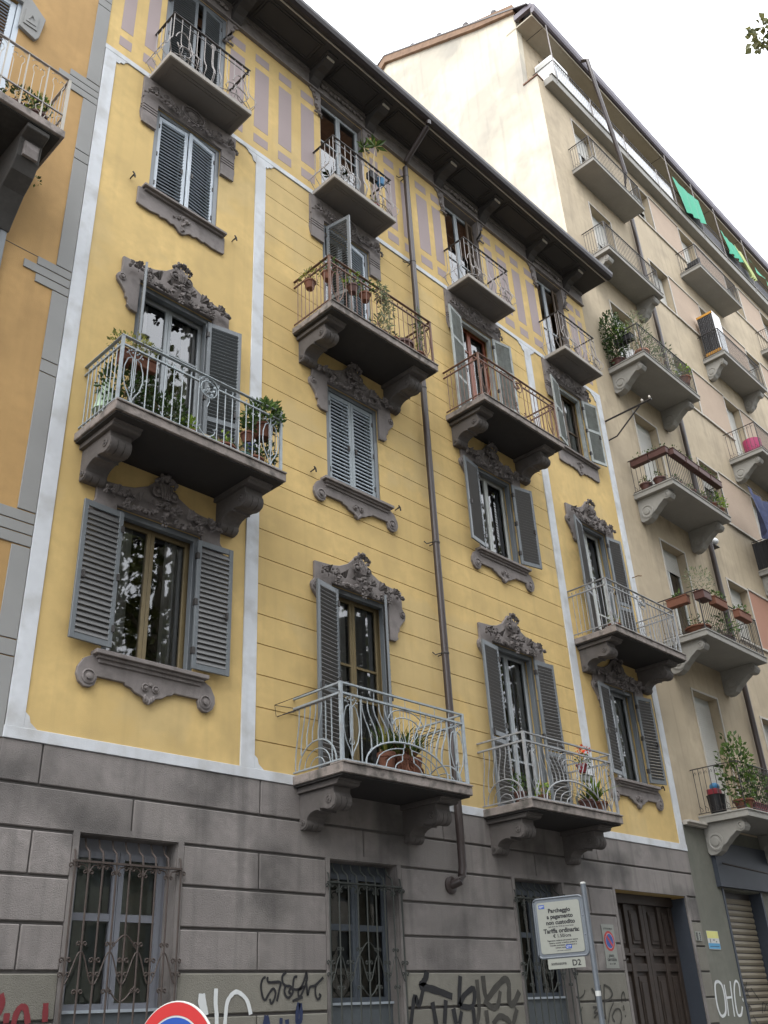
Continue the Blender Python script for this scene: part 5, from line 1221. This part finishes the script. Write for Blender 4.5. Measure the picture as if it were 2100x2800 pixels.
t = thing('asparagus_fern', 'tall feathery green plant standing at the right end of the rusty balcony', 'tall plant', 11.02, .90, Z); q = MB(); leaves(q, 260, (11.02, .93, 13.35), (.06, .05, .60), .06, .8, 0, 5); q.build('foliage', LFM, t); q = MB(); [q.tube([(11.0, .9, Z), (11.02+.02*k, .93, 13.3), (11.02+.03*k, .93, 13.9)], .005, 4) for k in (-1, 0, 1)]; q.build('stem', LFM, t); pot(t, 11.0, .88, Z, .1, .12, TED)
# -- first floor
Z = 4.73
t = thing('large_potted_plant', 'big bushy strap leaved plant in tall terracotta tubs on the first floor balcony', 'potted plant', 10.22, .50, Z)
for x in (9.98, 10.28, 10.55): pot(t, x, .5, Z, .135, .38, TER)
q = MB(); [blades(q, 34, (x, .5, Z+.36), .52, .05, .6, .7) for x in (9.98, 10.28, 10.55)]; q.build('foliage', LFD, t); q = MB(); [blades(q, 9, (x, .52, Z+.36), .55, .045, .6, .8) for x in (9.95, 10.2, 10.5)]; q.build('yellow_leaf', LFY, t); q = MB(); leaves(q, 70, (10.28, .58, Z+.30), (.34, .18, .22), .18, -1, 0, 6); q.build('dry_leaf', TER, t)
t = thing('wire_planter_rack', 'empty folded wire rack hooked on the left side of the first floor railing', 'wire rack', 8.4, .5, 5.45)
q = MB()
for k in range(8): q.tube([(8.30, .02+.12*k, 5.48), (8.62, .02+.12*k, 5.60)], .004, 4)
for zz in (0, .04, .08): q.tube([(8.32+2*zz, .0, 5.48+zz), (8.32+2*zz, .98, 5.48+zz)], .004, 4)
q.tube([(8.30, 0, 5.48), (8.27, 0, 5.64), (8.62, 0, 5.66)], .005, 4); q.tube([(8.30, .98, 5.48), (8.27, .98, 5.64), (8.62, .98, 5.66)], .005, 4); q.tube([(8.27, 0, 5.64), (8.27, .98, 5.64)], .005, 4); q.build('wire_frame', IRD, t)
t = thing('wire_planter_rack', 'wire rack hooked inside the right end of the first floor railing beside the drain pipe', 'wire rack', 10.9, .5, 5.45)
q = MB()
for k in range(6): q.tube([(10.62+.1*k, .25, 5.50), (10.62+.1*k, .85, 5.54)], .004, 4)
for p in (.25, .45, .65, .85): q.tube([(10.6, p, 5.52), (11.2, p, 5.52)], .005, 4)
q.build('wire_frame', IRD, t)
bush('small green plant in a dark pot in the grey first floor balcony', 13.02, .62, Z, .11, .16, .17, LFM, 90, .07, TED)
bush('low bright green plant at the front of the grey first floor balcony', 13.32, .86, Z, .10, .10, .12, LFB, 60, .07, TER)
t = thing('spider_plant', 'pale striped strap leaved plant spilling over the right end of the grey balcony', 'potted plant', 14.98, .78, Z); pot(t, 14.75, .78, Z, .14, .2, TED); pot(t, 15.12, .80, Z, .15, .2, TER); q = MB(); blades(q, 46, (15.05, .80, Z+.2), .52, .045, .6, .8); q.build('foliage', LFB, t); q = MB(); blades(q, 30, (14.75, .78, Z+.16), .38, .03, .7, .9); q.build('dark_foliage', LFD, t)
t = thing('geranium', 'red flowering geranium in a white hanging box at the right end of the grey balcony', 'flower pot', 15.02, .70, 5.36); trough(t, 14.86, 15.18, .64, .76, 5.30, .12, SGN); pot(t, 14.86, .72, 5.44, .1, .15, PRD); q = MB(); leaves(q, 90, (14.98, .7, 5.66), (.2, .12, .12), .06); q.build('foliage', LFM, t); q = MB(); leaves(q, 60, (14.98, .7, 5.88), (.17, .1, .07), .05, elong=1.1); q.build('flowers', FLR, t); q = MB(); q.tube([(14.9, .66, 5.28), (14.72, .6, 5.0), (14.78, .6, 4.74)], .025, 5); q.build('holder', SGN, t)
bush('small succulent in a low red pot at the left corner of the narrow right balcony', 16.72, .84, 8.64, .14, .09, .13, LFG, 50, .06, TER)
# -- orange house
t = thing('bushy_plant', 'bushy green plant in dark pots on the wrought balcony of the orange house', 'potted plant', 3.15, .72, 12.74); pot(t, 2.98, .70, 12.74, .14, .18, TED); pot(t, 3.28, .72, 12.74, .15, .2, TED); q = MB(); leaves(q, 240, (3.12, .74, 13.08), (.36, .18, .17), .07); q.build('foliage', LFD, t); q = MB(); leaves(q, 90, (3.28, .76, 13.16), (.16, .14, .14), .07); q.build('bright_foliage', LFB, t)
t = thing('wall_weed', 'tiny green weed growing from the wall under the orange house balcony', 'weed', 3.66, .06, 12.50); q = MB(); leaves(q, 14, (3.68, .08, 12.52), (.08, .05, .06), .06, hollow=0); q.build('foliage', LFM, t)
# -- beige block
def blk(e, floor): return FB[floor]+.02
Z = blk(0, 3)
bush('tall dark climbing shrub at the wall end of the overgrown balcony', 20.66, .28, Z, .2, .22, .40, LFD, 1100, .10, TED, 'shrub', 'shrub', rz=1.05)
t = thing('rail_planter', 'dark planter with bright green plant on the side rail of the overgrown balcony', 'planter', 20.66, .55, Z+.75); trough(t, 20.58, 20.80, .30, .85, Z+.70, .2, PBK); q = MB(); leaves(q, 160, (20.72, .5, Z+1.12), (.18, .32, .24), .09); q.build('foliage', LFB, t)
bush('feathery grey green shrub in a red brown trough at the corner of the overgrown balcony', 20.90, .92, Z, .2, .3, .34, LFG, 420, .11, BRK, 'shrub', 'shrub', rz=.85, elong=4)
bush('second feathery shrub behind the corner of the overgrown balcony', 21.5, .84, Z, .16, .2, .3, LFM, 260, .10, TED, 'shrub', 'shrub', rz=.6, elong=4)
bush('open branched pale shrub rising over the right part of the overgrown balcony', 22.75, .72, Z, .2, .3, .48, LFG, 300, .10, TER, 'shrub', 'shrub', rz=.85)
bush('bright low plant in a red brown trough at the right end of the overgrown balcony', 23.4, .95, Z+.35, .2, .25, .26, LFB, 130, .09, TER)
t = thing('white_crate', 'white box standing beside the climbing shrub on the overgrown balcony', 'box', 20.82, .62, Z); q = MB(); q.box(20.70, 20.92, .52, .74, Z, Z+.42); q.build('body', PWH, t, bevel=.01)
Z = blk(0, 2)
for k, (a, b_, p0, p1) in enumerate(((20.46, 20.62, .10, .62), (20.46, 20.62, .64, 1.16), (20.7, 21.35, 1.08, 1.26), (21.4, 22.05, 1.08, 1.26), (22.1, 22.75, 1.08, 1.26), (22.8, 23.45, 1.08, 1.26))):
    t = thing('rail_planter', ('brown trough on the side rail next to the wall', 'brown trough on the side rail next to the corner', 'brown trough first from the corner on the front rail', 'brown trough second from the corner on the front rail', 'brown trough third from the corner on the front rail', 'brown trough last on the front rail')[k]+' of the planter lined balcony', 'planter', (a+b_)/2, (p0+p1)/2, Z+.80, 'brown rail planters of one balcony')
    trough(t, a, b_, p0, p1, Z+.78, .2, TED); q = MB(); leaves(q, 34, ((a+b_)/2, (p0+p1)/2, Z+1.04), ((b_-a)/2, (p1-p0)/2, .09), .07); q.build('foliage', LFM, t)
for k, (x, p, m) in enumerate(((20.62, .35, TED), (20.62, .75, TED), (21.2, .9, TER), (21.9, .95, TER), (22.5, .95, TER))): bush(('brown pot next to the wall', 'brown pot near the corner', 'first terracotta pot behind the front rail', 'second terracotta pot behind the front rail', 'third terracotta pot behind the front rail')[k]+' on the floor of the planter lined balcony', x, p, Z, .16, .2, .14, LFM if k < 3 else LFB, 50, .07, m)
bush('bright green plant at the far right of the planter lined balcony', 23.4, 1.02, Z, .15, .15, .26, LFB, 150, .09, TER)
bush('mid green plant left of the bright one on the planter lined balcony', 22.95, 1.02, Z, .15, .15, .24, LFM, 120, .08, TER)
Z = blk(0, 1)
for k, (a, b_, p0, p1) in enumerate(((20.46, 20.64, .30, .85), (20.5, 20.9, 1.02, 1.28), (21.1, 21.75, 1.10, 1.28), (22.4, 23.1, 1.10, 1.28))):
    t = thing('rail_planter', ('red brown trough on the side rail', 'red brown pot on the corner', 'red brown trough on the front rail by the corner', 'red brown trough on the far front rail')[k]+' of the balcony with the fern', 'planter', (a+b_)/2, (p0+p1)/2, Z+.80); trough(t, a, b_, p0, p1, Z+.76, .22, TER if k != 1 else TED); q = MB(); leaves(q, (40, 260, 60, 70)[k], ((a+b_)/2, (p0+p1)/2, Z+(1.05 if k != 1 else 1.3)), ((b_-a)/2+(.35 if k == 1 else 0), .3 if k == 1 else .12, .12 if k != 1 else .32), .08, elong=3 if k == 1 else 1.8); q.build('foliage', LFM if k != 1 else LFG, t)
bush('low red brown bowl on the floor of the balcony with the fern', 20.72, .85, Z, .3, .14, .2, LFD, 60, .07, TER)
bush('dense green plants behind the front rail of the balcony with the fern', 22.0, .92, Z, .2, .2, .5, LFM, 220, .09, TED, rz=.35)
Z = blk(0, 0)
t = thing('waste_bin', 'black bin with red box and blue bag on top on the lowest balcony', 'bin', 20.72, .40, Z); q = MB(); q.lathe([(.17, 0), (.2, .38), (.21, .42), (.19, .42)], 20.72, .40, Z, 14); q.build('bin_body', PBK, t, smooth=True); q = MB(); q.box(20.56, 20.82, .28, .52, Z+.425, Z+.55); q.build('red_box', PRD, t, bevel=.01); q = MB(); q.ball(20.72, .42, Z+.6, .14, 1, .8, .7, 9, 6); q.build('blue_bag', PBL, t, smooth=True)
bush('tall leafy green shrub at the corner of the lowest balcony', 20.75, 1.0, Z, .22, .22, .45, LFM, 420, .12, TER, 'shrub', 'shrub', rz=.85)
t = thing('rail_planter', 'red trough with leafy plants along the front rail of the lowest balcony', 'planter', 21.7, 1.0, Z); trough(t, 21.1, 22.3, .92, 1.08, Z, .22, PRD); q = MB(); leaves(q, 260, (21.7, .98, Z+.6), (.6, .14, .5), .1); q.build('foliage', LFM, t)
Z = blk(0, 4)
Z = FB[4]+.02
t = thing('slatted_cabinet', 'tall white cabinet with dark slatted back and orange strips on an upper balcony', 'cabinet', 28.4, .42, Z); q = MB(); q.box(28.12, 28.75, .12, .72, Z, Z+1.95); q.build('body', PWH, t, bevel=.01)
for k in range(9): q = MB(); q.box(28.09, 28.12, .14+.063*k, .19+.063*k, Z+.12, Z+1.82); q.build('dark_slat', PBK, t)
q = MB(); q.box(28.085, 28.12, .12, .72, Z+1.83, Z+1.92); q.box(28.085, 28.12, .12, .72, Z+.12, Z+.24); q.build('orange_strip', mat('orange_strip', (.50, .24, .03), .7, .2, 8), t)
Z = FB[5]+.02
t = thing('folded_chair', 'dark reclining chair behind the rail of an upper balcony', 'chair', 28.4, .45, Z); q = MB(); q.face([(28.2, .15, Z+.3), (28.2, .65, Z+.3), (28.6, .65, Z+.35), (28.6, .15, Z+.35)]); q.box(28.18, 28.6, .15, .65, Z+.25, Z+.3); q.box(28.58, 28.64, .15, .65, Z+.3, Z+.8); q.build('seat', PBK, t); q = MB(); [q.tube([(x, p, Z), (x, p, Z+.3)], .015, 4) for x in (28.2, 28.6) for p in (.17, .63)]; q.build('legs', IRD, t)
Z = FB[3]+.02
t = thing('laundry_basket', 'magenta plastic basket standing on the balcony with the curled rails', 'basket', 28.5, .78, Z); q = MB(); q.lathe([(.24, .02), (.30, .30), (.31, .62), (.28, .62), (.26, .3), (.2, .04)], 28.5, .72, Z, 18); q.build('basket_body', PMG, t, smooth=True); q = MB(); q.box(28.3, 28.75, .6, .98, Z, Z+.2); q.build('folded_cloth', PRD, t, bevel=.04)
t = thing('wall_lamp', 'small white dome lamp on the beige wall beside the planter lined balcony', 'lamp', 24.75, .1, 13.62); q = MB(); q.ball(24.75, .14, 13.62, .12, 1, 1, .9, 10, 6); q.build('globe', PWH, t, smooth=True); q = MB(); q.box(24.6, 24.9, 0, .2, 13.44, 13.47); q.build('bracket', IRD, t)
# cloths: hung sheets with folds
def cloth(name, label, cat, pts, m, m2=None, fold=.05, nx=16, nz=10):
    """pts = four corners TL, TR, BR, BL as (x, p, z)"""
    t = thing(name, label, cat, *pts[0]); q = MB(); rows = []
    for j in range(nz+1):
        v = j/nz; row = []
        for i in range(nx+1):
            u = i/nx; a = [pts[0][k]*(1-u)+pts[1][k]*u for k in range(3)]; b_ = [pts[3][k]*(1-u)+pts[2][k]*u for k in range(3)]
            o = [a[k]*(1-v)+b_[k]*v for k in range(3)]; row.append(q.V(o[0], o[1]+fold*math.sin(u*19+v*2)*(.3+v), o[2]-.12*math.sin(math.pi*u)*(1-v)-.02*rnd.random()*(j == nz)))
        rows.append(row)
    for A, B in zip(rows, rows[1:]):
        for k in range(nx): q.f.append((A[k], A[k+1], B[k+1], B[k]))
    q.build('cloth', m, t, smooth=True); return t
cloth('green_awning_cloth', 'large bright green cloth billowing over the terrace railing, nearest of the green cloths', 'cloth', [(28.8, .42, 31.75), (31.1, .44, 32.05), (30.85, .55, 30.35), (29.0, .50, 29.95)], CLG, fold=.03, nx=40, nz=16)
cloth('green_awning_cloth', 'knotted green cloth hanging in the middle of the terrace railing', 'cloth', [(33.0, .42, 31.65), (34.3, .44, 31.55), (34.5, .5, 30.6), (33.0, .5, 30.35)], CLG, fold=.04)
cloth('yellow_green_cloth', 'yellow green strip of cloth trailing beside the knotted green one', 'cloth', [(34.3, .42, 31.7), (34.9, .44, 31.6), (35.7, .5, 30.3), (35.1, .5, 30.2)], CLY)
cloth('green_awning_cloth', 'far green cloth draped along the end of the terrace railing', 'cloth', [(35.8, .42, 31.8), (39.5, .44, 31.4), (39.4, .5, 31.0), (35.9, .5, 31.3)], CLG)
cloth('white_rail_screen', 'long white canvas screen tied behind the terrace railing', 'screen', [(20.5, .30, 31.02), (28.6, .30, 31.02), (28.6, .30, 30.12), (20.5, .30, 30.12)], PWH, fold=.006, nx=60)
cloth('dark_rail_netting', 'dark netting tied behind the far part of the terrace railing', 'screen', [(29.5, .30, 31.0), (42, .30, 31.0), (42, .30, 30.12), (29.5, .30, 30.12)], mat('grey_netting', (.14, .14, .15), .9, .2, 6), fold=.006, nx=40)
t = thing('terrace_cabinet', 'white cabinet standing in the near corner of the roof terrace', 'cabinet', 20.9, -.1, 30.06); q = MB(); q.box(20.45, 21.5, -.48, .24, 30.06, 31.62); q.build('body', PWH, t, bevel=.02); q = MB(); q.box(20.44, 20.45, -.42, .18, 31.2, 31.5); q.box(20.5, 21.45, .24, .25, 31.2, 31.5); q.build('panel', SGW, t)
t = cloth('blue_laundry', 'dark blue and white laundry hanging under a concrete balcony by the right edge', 'laundry', [(26.6, .85, 15.9), (28.4, .85, 15.9), (28.3, .9, 14.0), (26.7, .9, 14.25)], CLB, fold=.12)
q = MB(); q.tube([(26.5, .85, 15.92), (28.6, .85, 15.92)], .012, 4); q.build('rail', IRD, t)
# ================================================================== plane trees of the avenue (behind the viewer, mirrored in the panes; one branch shows)
def crown_mesh(seed, branch=None):
    r_ = random.Random(seed); q = MB(local=True)
    for k in range(78):
        while True:
            v = Vector((r_.uniform(-1, 1), r_.uniform(-1, 1), r_.uniform(-1, 1)))
            if .25 < v.length < 1: break
        c = Vector((v.x*4.1, v.y*3.5, v.z*10.5)); s = r_.uniform(.8, 1.45)
        leaves(q, 92, c, (s, s, s*.8), .30, 0, 0, 1.15)
    return q.mesh('crown', LFT)
def trunk_mesh():
    q = MB(local=True); q.tube([(0, 0, 0), (.06, .02, 1.5), (-.05, .08, 3.6), (.05, 0, 5.5), (.1, .1, 12), (0, 0, 22)], [.40, .34, .30, .28, .20, .05], 10)
    for k in range(14):
        a = k*2.4; z = 5.2+.9*k; L = 3.4-.14*k; q.tube([(0, 0, z), (L*.45*math.cos(a), L*.42*math.sin(a), z+L*.45), (L*math.cos(a), L*.9*math.sin(a), z+L*.8)], [.13, .09, .03], 6)
    return q.mesh('trunk', BARK)
tm = trunk_mesh(); crowns = [crown_mesh(3), crown_mesh(8)]
TREES = [(0.5, -4.9), (8.8, -5.2), (15.9, -4.8), (25.4, -5.2), (34, -4.9), (42, -5.2)]
for k, (x, y) in enumerate(TREES):
    t = thing('plane_tree', ('plane tree of the avenue facing the orange house', 'plane tree of the avenue whose branch tip shows at the upper right edge', 'plane tree of the avenue mirrored in the door panes', 'plane tree of the avenue facing the beige block', 'plane tree of the avenue next to last towards the right', 'plane tree of the avenue furthest right')[k], 'tree', x, 10-y, -.1, 'plane trees of the avenue')
    o = inst('trunk', tm, (x, y, -.1), t, rz=k*1.3); o = inst('crown', crowns[k % 2], (x, y, 17.0), t, rz=(0, math.pi)[k % 2])
    if k == 1:
        q = MB(); q.tube([(x, 10-y, 7.5), (8.9, 12.5, 9.9), (8.6, 10.2, 11.1), (8.22, 8.72, 11.36)], [.12, .08, .05, .012], 6); q.build('branch', BARK, t)
        q = MB(); 
        for c, s, n in (((8.33, 8.72, 11.42), .22, 90), ((8.38, 8.9, 11.17), .2, 70), ((8.6, 9.0, 11.7), .3, 130), ((8.19, 8.70, 11.28), .12, 26), ((8.7, 9.5, 11.2), .5, 200), ((8.8, 10.3, 11.4), .7, 300)): leaves(q, n, c, (s, s, s), .085, 0, 0, 1.15)
        q.build('branch_foliage', LFX, t)

# houses across the avenue (seen only mirrored in the panes)
for k, (x0, x1, h, m, lab) in enumerate(((-45, -14, 17, BST, 'long grey house across the avenue facing the orange house'), (-14, 12, 20, BST, 'pale house across the avenue facing the yellow house'), (12, 40, 17.5, GRN, 'grey green house across the avenue facing the beige block'), (40, 80, 20, BST, 'grey house across the avenue at its far right end'))):
    t = thing('far_side_house', lab, 'house', (x0+x1)/2, 40, 0); hs_ = []
    for f in range(int(h/4)):
        x = x0+1.2
        while x < x1-2: hs_.append((x, x+1.3, 1.2+4*f, 3.4+4*f)); x += 3.1
    q = MB()
    for r in rects(x0, x1, -.2, h, hs_): q.box(r[0], r[1], 40, 40.3, r[2], r[3])
    q.box(x0, x1, 48, 48.3, -.2, h); q.box(x0-.0, x1, 38.9, 40, h, h+.4); q.build('wall', m, t)
    q = MB()
    for r in hs_: q.box(r[0], r[1], 40.2, 40.25, r[2], r[3])
    o = q.build('window_panes', mat('far_pane', (.06, .07, .08), .2), t, kind='stuff')
    q = MB(); q.ppz([(38.9, h+.4), (48.5, h+.4), (44, h+3)], x0, x1); q.build('roof', TILE, t)
